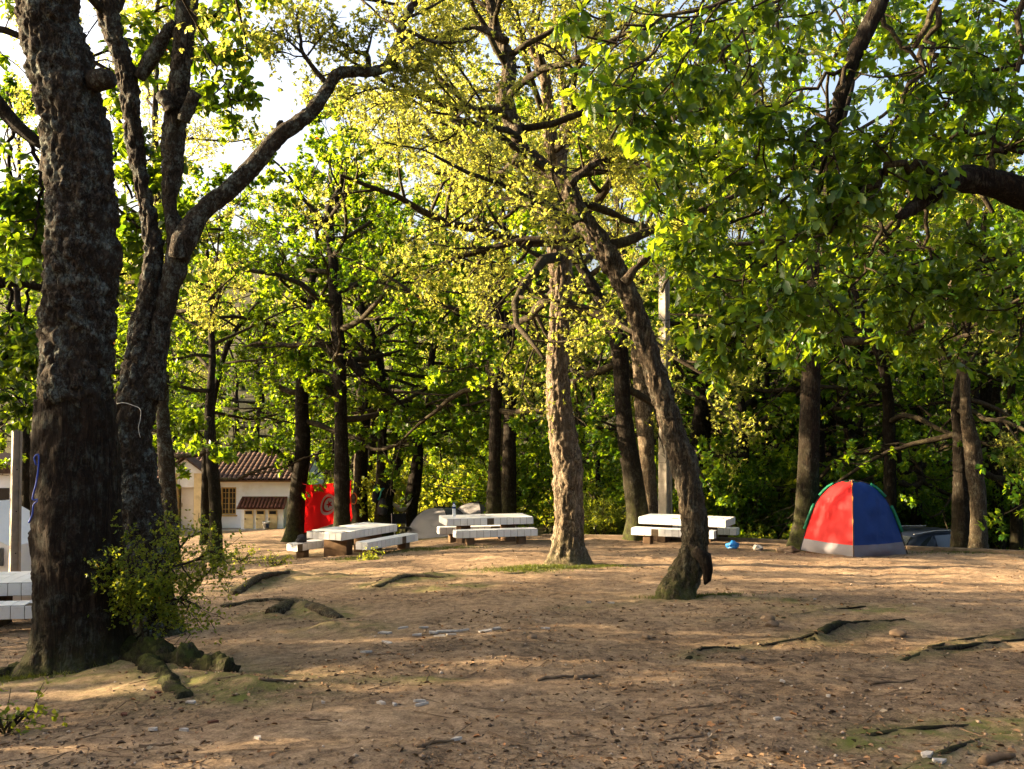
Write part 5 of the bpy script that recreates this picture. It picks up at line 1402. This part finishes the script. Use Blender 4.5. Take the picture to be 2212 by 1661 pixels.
def lump(name, loc, sx, sy, sz, mat, seed, rough=0.25, parent=None, label=None, cat=None, group=None, freq=1.7):
    bm = bmesh.new(); bmesh.ops.create_icosphere(bm, subdivisions=3, radius=1)
    V = np.array([v.co[:] for v in bm.verts]); F = [[v.index for v in f.verts] for f in bm.faces]; bm.free()
    V = V * (1 + rough * fbm(V * freq + seed * 3.1, 4, seed))[:, None]
    V[:, 2] = np.where(V[:, 2] < -0.35, -0.35 + (V[:, 2] + 0.35) * 0.3, V[:, 2])
    V[:, 2] -= V[:, 2].min() + 0.06
    o = obj(name, mesh_np(name, V * np.array([sx, sy, sz]), [np.array(F)], mat, True), parent, loc, (0, 0, seed * 1.3))
    if label: tag(o, label, cat, group)
    return o
lump('bag', (hx(396) + HX, HY - 0.95 + 0.1, HZ), 0.22, 0.16, 0.18, M['black'], 3, 0.4, None, 'black bag dropped on the house step by the porch', 'bag')

# ------------------------------------------------------------------ the flag
FLc = {'TL': pix(661, 1047, 33.4), 'BL': pix(656, 1151, 33.2), 'TR': pix(757, 1036, 35.2), 'BR': pix(758, 1120, 35.0)}
def fsurf(s, t, off=0.0):
    """s along the fly, t up from the bottom"""
    s = np.asarray(s, float); t = np.asarray(t, float)
    top = FLc['TL'][None] * (1 - s)[:, None] + FLc['TR'][None] * s[:, None]
    bot = FLc['BL'][None] * (1 - s)[:, None] + FLc['BR'][None] * s[:, None]
    P = bot * (1 - t)[:, None] + top * t[:, None]
    P[:, 2] -= 0.05 * np.sin(np.pi * s) * t
    n = nrm(np.cross(FLc['TR'] - FLc['TL'], FLc['TL'] - FLc['BL']))
    w = 0.045 * np.sin(7 * s + 2.2 * t) * (1 - 0.6 * t) + 0.03 * np.sin(13 * s - 5 * t + 1) + 0.02 * np.sin(5 * t + 9 * s)
    w = w * (1 - 0.5 * np.exp(-8 * s))
    return P + n[None] * (w + off)[:, None]
FL = empty('flag', (FLc['BL'][0], FLc['BL'][1], gz1(FLc['BL'][0], FLc['BL'][1])))
tag(FL, 'red flag with a white disc, red crescent and star, tied between two oaks', 'flag')
fo = np.array(FL.location)
n = 40
s_, t_ = [q.ravel() for q in np.meshgrid(np.linspace(0, 1, n), np.linspace(0, 1, n))]
I_ = np.arange(n - 1)[:, None] * n + np.arange(n - 1)[None, :]
obj('cloth', mesh_np('cloth', fsurf(s_, t_) - fo, [np.stack([I_, I_ + 1, I_ + n + 1, I_ + n], -1).reshape(-1, 4)], M['flag_red'], True), FL)
def fpatch(name, poly_r, mat, off, inner=None):
    """patch of radial grid: poly_r(theta) outer radius, about centre (cx, cy) in flag heights"""
    th = np.linspace(0, 2 * math.pi, 73)[:-1]; rr = np.linspace(0, 1, 12)
    X, Y = [], []
    for q in rr:
        o_ = np.array([poly_r(a) for a in th]); i_ = np.zeros_like(o_) if inner is None else np.array([inner(a) for a in th])
        c = i_[:, None] * (1 - q) if inner is None else None
        X.append(o_[:, 0] * q + (0 if inner is None else i_[:, 0] * (1 - q)) + (poly_r.c[0] * (1 - q) if inner is None else 0))
        Y.append(o_[:, 1] * q + (0 if inner is None else i_[:, 1] * (1 - q)) + (poly_r.c[1] * (1 - q) if inner is None else 0))
    X = np.array(X).ravel(); Y = np.array(Y).ravel()
    k = len(th)
    I2 = np.arange(len(rr) - 1)[:, None] * k + np.arange(k)[None, :]
    J2 = np.arange(len(rr) - 1)[:, None] * k + (np.arange(k)[None, :] + 1) % k
    V = fsurf(X / 1.5, Y, off) - fo
    return obj(name, mesh_np(name, V, [np.stack([I2, J2, J2 + k, I2 + k], -1).reshape(-1, 4)], mat, True), FL)
class Circ:
    def __init__(s, c, r): s.c, s.r = c, r
    def __call__(s, a): return (s.c[0] + s.r * math.cos(a), s.c[1] + s.r * math.sin(a))
class Star:
    c = (0.79, 0.5)
    def __call__(s, a):
        k = 2 * math.pi / 5; b = ((a - math.pi) % k); b = min(b, k - b)
        r = 0.095 * math.cos(2 * k / 2) / math.cos(k - b) if False else 0.036 + 0.059 * max(0, 1 - b / (k / 2)) ** 1.4
        return (s.c[0] + r * math.cos(a), s.c[1] + r * math.sin(a))
fpatch('white_disc', Circ((0.75, 0.5), 0.25), M['flag_white'], 0.006)
fpatch('red_crescent', Circ((0.75, 0.5), 0.187), M['flag_red'], 0.012)
fpatch('white_disc', Circ((0.783, 0.5), 0.150), M['flag_white'], 0.018)
fpatch('red_star', Star(), M['flag_red'], 0.024)
MB().tube([FLc['TR'] - fo, FLc['TR'] - fo + [0.02, 0, -0.5], FLc['BR'] - fo + [0.0, 0, -0.1]], 0.018, 6).build('cord', M['flag_red'], FL)
MB().tube([FLc['TL'] - fo + [0.02, 0, 0], FLc['TL'] - fo + [-0.12, 0.1, 0.02]], 0.010, 6).build('cord', M['flag_red'], FL)

# ------------------------------------------------------------------ hammock, hung things, lines
A_, B_ = pix(842, 1078, 34.0), pix(893, 1073, 34.8)
HM = empty('hammock', (A_[0], A_[1], gz1(A_[0], A_[1])))
tag(HM, 'pale cloth hammock slung between two dark oaks', 'hammock')
ho = np.array(HM.location)
n, m_ = 26, 9
V = []
for i in range(n):
    t = i / (n - 1)
    c = A_ * (1 - t) + B_ * t
    c = c + np.array([0, 0, -0.75 * 4 * t * (1 - t) * 0.62])
    w = 0.05 + 0.33 * math.sin(math.pi * t) ** 0.8
    for j in range(m_):
        q = (j / (m_ - 1) - 0.5) * 2
        V.append(c + np.array([0.1 * q * w, w * q, 0.18 * q * q * math.sin(math.pi * t)]))
I_ = np.arange(n - 1)[:, None] * m_ + np.arange(m_ - 1)[None, :]
obj('sling', mesh_np('sling', np.array(V) - ho, [np.stack([I_, I_ + 1, I_ + m_ + 1, I_ + m_], -1).reshape(-1, 4)], M['hammock'], True), HM)
MB().tube([B_ - ho, pix(905, 1060, 35) - ho], 0.035, 6).build('tie', M['bluebag'], HM)
MB().tube([A_ - ho, pix(836, 1070, 34) - ho], 0.02, 6).build('tie', M['wire'], HM)
lump('backpack', tuple(pix(826, 1112, 33.45)), 0.22, 0.14, 0.36, M['black'], 9, 0.25, None, 'dark backpack hanging on the forked oak below the teal cord', 'backpack')
lump('jacket', tuple(pix(810, 1085, 33.7)), 0.10, 0.10, 0.40, M['black'], 14, 0.3, None, 'black jacket hanging on the side of the forked oak', 'jacket')
P_ = [pix(812, 1053, 33.5), pix(822, 1057, 33.4), pix(830, 1054, 33.4), pix(823, 1062, 33.4), pix(821, 1072, 33.4), pix(817, 1080, 33.4)]
o_ = MB().tube(P_, 0.026, 6).build('cord', M['teal'], None, True)
tag(o_, 'teal cord knotted round the forked oak', 'cord')
th = np.linspace(0, 2 * math.pi, 20)
tag(MB().tube([pix(764 + 7 * math.cos(a), 1017 + 12 * math.sin(a) + 60, 35.0) for a in th], 0.018, 6, False).build('rope_coil', M['orange'], None, True), 'orange rope coil hanging on the oak at the flag edge', 'rope')
a_, b_ = pix(936, 1047, 36.0), pix(1180, 1062, 38.0)
tag(MB().tube([a_ * (1 - t) + b_ * t + np.array([0, 0, -0.12 * 4 * t * (1 - t)]) for t in np.linspace(0, 1, 14)], 0.022, 5).build('washing_line', M['wire'], None, True), 'pale washing line strung through the trees behind the grey tents', 'line')
# blue cord and pale string on the two big cork oaks
P_ = [pix(u, v, 9.2) for u, v in ((78, 1005), (74, 988), (83, 982), (83, 1010), (78, 1045), (72, 1068), (72, 1080), (95, 1076), (74, 1088), (70, 1110), (62, 1130))]
tag(MB().tube(catmull(np.array(P_), 40), 0.008, 6).build('cord', M['bluecord'], None, True), 'blue nylon cord tied to the huge stripped oak', 'cord')
P_ = [pix(u, v, 11.05) for u, v in ((252, 872), (268, 870), (288, 876), (303, 884), (303, 905), (299, 925), (303, 945))]
tag(MB().tube(catmull(np.array(P_), 30), 0.003, 5).build('string', M['wire'], None, True), 'pale string caught on the twin-stemmed cork oak', 'string')

# ------------------------------------------------------------------ small things on and by the tables
tb_ = bpy.data.objects['picnic_table.001']
bl = tb_.matrix_basis @ Vector((-0.78, 0.05, 0.614))
BT = empty('water_bottle', bl)
tag(BT, 'clear plastic water bottle with a blue cap on the tiled table', 'bottle')
lathe([(0.001, 0.0), (0.042, 0.002), (0.045, 0.02), (0.043, 0.10), (0.040, 0.14), (0.044, 0.18), (0.044, 0.24), (0.03, 0.28), (0.015, 0.30), (0.014, 0.315)], 16, 'body', M['plastic'], BT)
lathe([(0.0455, 0.19), (0.0455, 0.235)], 16, 'label_band', M['tent_blue'], BT)
lathe([(0.017, 0.305), (0.017, 0.33), (0.001, 0.332)], 12, 'cap', M['bluecord'], BT)
bb = [o for o in bpy.data.objects if o.get('label') == 'white tiled bench with a black bundle on it'][0]
lump('bundle', bb.matrix_basis @ Vector((-0.66, 0.0, 0.372)), 0.17, 0.12, 0.11, M['black'], 4, 0.5, None, 'black cloth bundle left on the end of a tiled bench', 'bundle')
g_ = ground_hit(1583, 1184)
lump('plastic_bag', (g_[0], g_[1], gz1(g_[0], g_[1])), 0.14, 0.11, 0.10, M['bluebag'], 5, 0.9, None, 'crumpled bright blue plastic bag beside the bench by the bank', 'bag', None, 2.6)
g_ = ground_hit(1638, 1187)
lump('rag', (g_[0], g_[1], gz1(g_[0], g_[1])), 0.16, 0.11, 0.07, M['shard'], 6, 0.9, None, 'crumpled whitish rag on the dirt beyond the blue bag', 'rag', None, 2.8)
g_ = ground_hit(1702, 1192)
lump('rag', (g_[0], g_[1], gz1(g_[0], g_[1])), 0.24, 0.15, 0.09, M['stone'], 7, 0.7, None, 'muddy cloth heap at the foot of the stout spotted oak', 'cloth', None, 2.4)
g_ = ground_hit(1180 + 395, 1192)
# folding chair by the hammock
CH = empty('folding_chair', tuple(np.array([pix(868, 1140, 33.0)[0], 33.0, gz1(pix(868, 1140, 33.0)[0], 33.0)])), R(30))
tag(CH, 'dark folding camp chair by the oak holding the hammock', 'chair')
MB().box(-0.25, 0.25, -0.22, 0.22, 0.40, 0.43, None, 0.008).build('seat', M['black'], CH)
MB().box(-0.25, 0.25, 0.22, 0.25, 0.52, 0.86, None, 0.01).build('backrest', M['black'], CH)
for sx in (-0.25, 0.25):
    MB().tube([(sx, -0.24, 0), (sx, 0.24, 0.46), (sx, 0.27, 0.88)], 0.012, 6).build('leg', M['rim'], CH)
    MB().tube([(sx, 0.26, 0), (sx, -0.2, 0.45)], 0.012, 6).build('leg', M['rim'], CH)

# ------------------------------------------------------------------ the parked car below the bank
cx_, cy_ = (2020 - 1106) / FPX * 27.0, 27.0
CA = empty('parked_car', (cx_, cy_, float(base_z(cx_, cy_)) + 0.0), R(28))
tag(CA, 'dark hatchback car parked below the bank behind the tent', 'car')
cz = CAMZ - (1139 - HOR) / FPX * 27.0 - 1.46
CA.location.z = cz
def ribbon_body(secs, name, mat, parent):
    """secs: list of (x, [(y, z)...]) half sections mirrored in y -> closed skin"""
    V, F = [], []
    k = len(secs[0][1]) * 2
    for x, hp in secs:
        V += [(x, y, z) for y, z in hp] + [(x, -y, z) for y, z in reversed(hp)]
    for i in range(len(secs) - 1):
        for j in range(k):
            F.append((i * k + j, i * k + (j + 1) % k, (i + 1) * k + (j + 1) % k, (i + 1) * k + j))
    F.append(tuple(range(k))); F.append(tuple(range((len(secs) - 1) * k, len(secs) * k))[::-1])
    return MB().add(V, F).build(name, mat, parent, True)
lower = []
for x, w, zt_, zb in [(-2.0, 0.70, 0.80, 0.42), (-1.93, 0.82, 0.92, 0.30), (-1.5, 0.86, 0.98, 0.24), (-0.8, 0.87, 0.97, 0.22), (0.2, 0.87, 0.95, 0.22), (0.9, 0.86, 0.94, 0.22), (1.4, 0.84, 0.86, 0.24), (1.85, 0.78, 0.74, 0.28), (2.05, 0.62, 0.62, 0.38)]:
    lower.append((x, [(0.0, zt_ + 0.02), (w * 0.75, zt_ + 0.015), (w * 0.95, zt_ - 0.04), (w, zt_ - 0.22), (w * 0.985, zb + 0.12), (w * 0.92, zb), (0.0, zb)]))
ribbon_body(lower, 'body', M['carpaint'], CA)
cab = []
for x, wb, wt_, zt_ in [(-1.90, 0.78, 0.62, 1.02), (-1.72, 0.80, 0.62, 1.28), (-1.45, 0.81, 0.62, 1.42), (-0.9, 0.81, 0.63, 1.47), (-0.2, 0.81, 0.63, 1.475), (0.35, 0.81, 0.62, 1.42), (0.75, 0.80, 0.60, 1.24), (1.15, 0.78, 0.58, 0.96)]:
    cab.append((x, [(0.0, zt_), (wt_ * 0.7, zt_ - 0.005), (wt_, zt_ - 0.045), (wb, 0.93), (0.0, 0.90)]))
ribbon_body(cab, 'cabin', M['carpaint'], CA)
def cab_at(x):
    xs_ = [c[0] for c in cab]
    zt_ = np.interp(x, xs_, [c[1][0][1] for c in cab]); wt_ = np.interp(x, xs_, [c[1][2][0] for c in cab]); wb = np.interp(x, xs_, [c[1][3][0] for c in cab])
    return zt_ - 0.045, wt_, wb
for sg in (-1, 1):
    for xa, xb in ((-1.55, -0.98), (-0.90, -0.18), (-0.10, 0.72)):
        V = []
        for x in (xa, xb):
            ztop, wt_, wb = cab_at(x)
            for f in (0.10, 0.88):
                z = 0.94 + (ztop - 0.94) * f; y = wb + (wt_ - wb) * f
                V.append((x, sg * (y + 0.006), z))
        MB().add(V, [(0, 1, 3, 2)]).build('side_window', M['glass'], CA)
V = [(-1.905, -0.56, 1.05), (-1.905, 0.56, 1.05), (-1.60, 0.52, 1.36), (-1.60, -0.52, 1.36)]
MB().add([(x - 0.02, y, z + 0.012) for x, y, z in V], [(0, 1, 2, 3)]).build('rear_window', M['glass'], CA)
V = [(1.12, -0.66, 1.0), (1.12, 0.66, 1.0), (0.48, 0.54, 1.395), (0.48, -0.54, 1.395)]
MB().add([(x + 0.02, y, z + 0.012) for x, y, z in V], [(0, 1, 2, 3)]).build('windscreen', M['glass'], CA)
for sg in (-1, 1):
    MB().box(-1.99, -1.84, sg * 0.70 - 0.10, sg * 0.70 + 0.10, 0.78, 0.98, None, 0.03).build('tail_light', M['redlamp'], CA)
    MB().box(1.80, 1.95, sg * 0.62 - 0.12, sg * 0.62 + 0.12, 0.60, 0.72, None, 0.03).build('headlight', M['chrome'], CA)
    MB().box(0.55, 0.70, sg * 0.92 - 0.08, sg * 0.92 + 0.08, 0.94, 1.06, None, 0.03).build('mirror', M['carpaint'], CA)
    for x in (-1.25, 1.25):
        w_ = MB().tube([(x, sg * 0.68, 0.31), (x, sg * 0.885, 0.31)], 0.31, 24).build('wheel', M['rubber'], CA)
        MB().tube([(x, sg * 0.87, 0.31), (x, sg * 0.895, 0.31)], 0.20, 18).build('rim', M['rim'], w_)
MB().tube([(-1.6, 0.60, 1.435), (-0.8, 0.615, 1.49), (0.3, 0.60, 1.45)], 0.012, 6).build('roof_rail', M['chrome'], CA)
MB().tube([(-1.6, -0.60, 1.435), (-0.8, -0.615, 1.49), (0.3, -0.60, 1.45)], 0.012, 6).build('roof_rail', M['chrome'], CA)

# ------------------------------------------------------------------ stones, scraps, sticks, litter
rngL = np.random.default_rng(12)
for k, (u, v, r_, lab) in enumerate([(1660, 1344, 0.10, 'pale stone catching the sun on the shaded dirt'), (1668, 1357, 0.08, 'brown stone just before the pale sunlit one'), (1600, 1425, 0.05, 'squarish brown stone near the dark root end'), (1940, 1372, 0.09, 'pale lumpy stone beside the dark snaking root'),
                                   (1150, 1384, 0.06, 'dark stone at the edge of the plaster shards'), (1395, 1378, 0.05, 'small reddish stone on open dirt')]):
    g = ground_hit(u, v)
    lump('stone', (g[0], g[1], gz1(g[0], g[1])), r_ * 0.9, r_ * 0.7, r_ * 0.45, M['stone'], 40 + k, 0.45, None, lab, 'stone')
def shard(u, v, L, wd, mat, name, label, cat, group, seed):
    rg = np.random.default_rng(seed)
    g = ground_hit(u, v)
    z = gz1(g[0], g[1])
    k = 6
    a = np.sort(rg.uniform(0, 2 * math.pi, k)); rr = rg.uniform(0.6, 1.0, k)
    poly = [(L / 2 * r_ * math.cos(t), wd / 2 * r_ * math.sin(t)) for t, r_ in zip(a, rr)]
    m = MB(); n_ = len(poly)
    V = [(x, y, 0.0) for x, y in poly] + [(x * 0.97, y * 0.97, 0.016) for x, y in poly]
    m.add(V, [tuple(range(n_ - 1, -1, -1)), tuple(range(n_, 2 * n_))] + [(i, (i + 1) % n_, n_ + (i + 1) % n_, n_ + i) for i in range(n_)])
    o = m.build(name, mat, None, False, (g[0], g[1], z + 0.004), (rg.uniform(-0.08, 0.12), rg.uniform(-0.1, 0.1), rg.uniform(-0.5, 0.5)))
    return tag(o, label, cat, group)
for k, (u, v, L) in enumerate([(830, 1369, 0.18), (870, 1360, 0.14), (905, 1373, 0.14), (830, 1387, 0.26), (935, 1371, 0.16), (962, 1368, 0.28), (948, 1377, 0.18), (1000, 1366, 0.2), (1048, 1368, 0.24), (1075, 1363, 0.14), (1180, 1366, 0.12), (790, 1408, 0.16), (915, 1362, .12), (975, 1374, .12)]):
    shard(u, v, L, L * 0.4, M['shard'], 'plaster_shard', 'white broken plaster shard on the dark littered dirt', 'shard', 'plaster shards', 100 + k)
for k, (u, v, L) in enumerate([(905, 1516, 0.15), (912, 1521, 0.14), (828, 1523, 0.13), (850, 1524, .08), (332, 1590, 0.11), (398, 1588, 0.09), (410, 1522, 0.11), (560, 1610, 0.09), (985, 1600, 0.1), (2000, 1640, 0.16), (2030, 1648, 0.14), (1680, 1562, 0.08), (1790, 1506, .05), (700, 1520, .09), (1320, 1308, 0.12), (1272, 1305, 0.09), (1760, 1300, .08), (1690, 1478, 0.08)]):
    shard(u, v, L * 0.8, L * 0.5, M['shard'], 'litter_scrap', 'small white litter scrap lying on the bare dirt', 'litter', 'white litter scraps', 200 + k)
for k, (u, v, L) in enumerate([(272, 1548, 0.10), (340, 1498, 0.09), (460, 1572, 0.08), (330, 1514, .07), (1410, 1545, 0.10), (1770, 1468, 0.08)]):
    shard(u, v, L, L * 0.5, M['wood'] if k > 3 else M['redtile'], 'litter_scrap' if k > 3 else 'tile_shard', 'curled brown dead leaf on the dirt' if k > 3 else 'small red roof tile shard on the dirt before the stripped oak', 'leaf' if k > 3 else 'shard', 'curled dead leaves' if k > 3 else 'red tile shards', 300 + k)
for k, (u0, v0, u1, v1, r_) in enumerate([(1160, 1468, 1250, 1458, 0.014), (1240, 1466, 1290, 1460, 0.02), (900, 1615, 980, 1606, 0.012), (560, 1490, 640, 1478, 0.012), (2120, 1645, 2190, 1640, 0.028), (1880, 1480, 1980, 1470, 0.010), (1460, 1530, 1540, 1524, 0.010), (1420, 1596, 1520, 1590, .008), (300, 1620, 380, 1612, .009), (640, 1565, 720, 1560, .008)]):
    a, b = ground_hit(u0, v0), ground_hit(u1, v1)
    P = [a * (1 - t) + b * t for t in np.linspace(0, 1, 6)]
    P = [(p[0], p[1] + rngL.uniform(-0.02, 0.02), gz1(p[0], p[1]) + r_ * 0.7) for p in P]
    tag(MB().tube(P, [r_, r_, r_ * 0.9, r_ * 0.8, r_ * 0.7, r_ * 0.4], 7).build('fallen_stick', M['wood'], None, True), 'dry fallen stick lying on the dirt', 'stick', 'fallen sticks')

def scatter_xy(n, rng, ymin=4.6, ymax=27, pw=1.7):
    y = ymin + (ymax - ymin) * rng.uniform(0, 1, n) ** pw
    x = rng.uniform(-0.56, 0.56, n) * y
    cl = fbm(np.stack([x * 0.9, y * 0.9, x * 0], 1), 3, 71)
    keep = (rng.uniform(-0.55, 0.45, n) < cl) & (y < np.interp(x, KX, KY) - 0.1)
    return x[keep], y[keep]
def flat_stuff(name, n, rng, tmpl, faces, s0, s1, mat, lift, label, cat, tilt=0.25, flatten=1.0, bend=True):
    x, y = scatter_xy(n, rng)
    k = len(x)
    z = gz(x, y) + lift
    a = rng.uniform(0, 2 * math.pi, k)
    ax = np.stack([np.cos(a), np.sin(a), rng.normal(0, tilt, k)], 1); ax = nrm(ax)
    up = nrm(np.stack([rng.normal(0, tilt, k), rng.normal(0, tilt, k), np.ones(k)], 1))
    sd = nrm(np.cross(up, ax)); up = np.cross(ax, sd)
    S = (s0 * (s1 / s0) ** rng.uniform(0, 1, k) ** 2.2)[:, None, None]
    V = np.stack([x, y, z], 1)[:, None] + S * (tmpl[None, :, 0:1] * ax[:, None] + tmpl[None, :, 1:2] * sd[:, None] + flatten * tmpl[None, :, 2:3] * up[:, None])
    F = (np.arange(k)[:, None, None] * len(tmpl) + faces[None]).reshape(-1, faces.shape[1])
    lv = np.repeat(rng.uniform(0, 1, k), len(tmpl))
    return tag(obj(name, mesh_np(name, V.reshape(-1, 3), [F], mat, False, {'lv': lv})), label, cat, kind='stuff')
def mat_litter(name, stops):
    t = NT(name); c = t.ramp(t.attr('lv'), stops)
    return t.done(t.pbsdf(c, 0.85, 0.2).outputs[0])
M['deadleaf'] = mat_litter('dead_leaf', [(0.0, (0.05, 0.032, 0.02)), (0.4, (0.13, 0.08, 0.045)), (0.75, (0.24, 0.15, 0.08)), (0.95, (0.30, 0.14, 0.06)), (0.985, (0.36, 0.28, 0.19))])
M['pebble'] = mat_litter('pebble', [(0.0, (0.06, 0.042, 0.03)), (0.5, (0.17, 0.115, 0.075)), (0.85, (0.26, 0.18, 0.12)), (1.0, (0.42, 0.36, 0.30))])
LL_ = LT_OAK * np.array([1, 1, 2.2]) - np.array([0.5, 0, 0])
flat_stuff('dead_leaves', 27000, rngL, LL_, LF_OAK, 0.012, 0.06, M['deadleaf'], 0.006, 'brown dead leaf litter strewn over the dirt', 'leaves')
_oc = np.array([(1, 0, 0), (-1, 0, 0), (0, 1, 0), (0, -1, 0), (0, 0, 0.7), (0, 0, -0.7), ])
_ocf = np.array([(0, 2, 4), (2, 1, 4), (1, 3, 4), (3, 0, 4), (2, 0, 5), (1, 2, 5), (3, 1, 5), (0, 3, 5)])
flat_stuff('pebbles', 13000, rngL, _oc * 0.5, _ocf, 0.008, 0.040, M['pebble'], 0.003, 'small pebbles and clods on the dirt', 'pebbles', 0.3)
_tw = np.array([(-1, .03, 0), (-1, -.03, 0), (-1, 0, .04), (1, .02, .02), (1, -.02, .02), (1, 0, .05)])
_twf = np.array([(0, 1, 4, 3), (1, 2, 5, 4), (2, 0, 3, 5)])
flat_stuff('twigs', 5000, rngL, _tw, _twf, 0.03, 0.16, M['wood'], 0.004, 'tiny dry twigs scattered over the dirt', 'twigs', 0.08)
# mossy grass at the feet of the oaks
rngG = np.random.default_rng(6)
GX_, GY_ = [], []
for u, v, rx, ry, n_ in [(1200, 1226, 0.8, 0.35, 1700), (1120, 1234, 0.6, 0.35, 600), (1285, 1222, 0.4, 0.3, 300), (1500, 1288, 0.5, 0.18, 500), (760, 1208, 0.4, 0.3, 300), (930, 1187, 1.0, 0.3, 700), (40, 1462, 0.5, 0.2, 700), (425, 1222, 0.9, 0.3, 600), (1750, 1190, 0.8, 0.3, 200), (2120, 1196, 1.2, 0.4, 600), (1640, 1168, 1.6, 0.3, 300), (560, 1216, .3, .3, 60), (80, 1178, 1.5, 1.0, 900)]:
    c = ground_hit(u, v)
    GX_.append(c[0] + rngG.normal(0, rx * 0.6, n_)); GY_.append(c[1] + rngG.normal(0, ry * 0.6, n_))
GX_ = np.concatenate(GX_); GY_ = np.concatenate(GY_)
Cg = np.stack([GX_, GY_, gz(GX_, GY_) - 0.004], 1)
Dg = np.tile(np.array([0, 0, 1.0]), (len(Cg), 1))
gm = leaves_mesh('grass', Cg, Dg, 3, 0.04, rngG, M['grass'], LT_SM * np.array([1, 0.30, 1]), LF_SM, -0.1, 0.45, (10, 60))
tag(obj('grass', gm), 'short mossy grass at the feet of the oaks', 'grass', kind='stuff')
# fern and small seedlings
def seedling(u, v, s, label, k):
    g = ground_hit(u, v)
    rg = np.random.default_rng(700 + k)
    o = empty('seedling', (g[0], g[1], gz1(g[0], g[1])))
    L = [(wander(np.array([0, 0, -0.02]), np.array([math.cos(q * 2.4) * 0.7, math.sin(q * 2.4) * 0.7, 1]), s, 6, rg, 0.1, -0.05), 0.006) for q in range(5)]
    tb, C, D = grow(L, rg, 3, 2, 0.4, 0.5, 0.15, 0.0, 0.002)
    obj('stems', tubes_mesh('stems', tb, M['twig']), o)
    obj('foliage', leaves_mesh('foliage', C, D, 4, 0.05, rg, M['shrub'], LT_SM, LF_SM, 0.3), o)
    return tag(o, label, 'plant')
seedling(800, 1212, 0.10, 'green seedling in front of the flag table', 1)
seedling(12, 1578, 0.20, 'dark green seedling on the dirt before the huge stripped oak', 2)
seedling(520, 1218, 0.35, 'bright fern-like plant beside the thin knobbly oak', 3)
seedling(597, 1222, 0.18, 'small weed by the bench with the black bundle', 4)
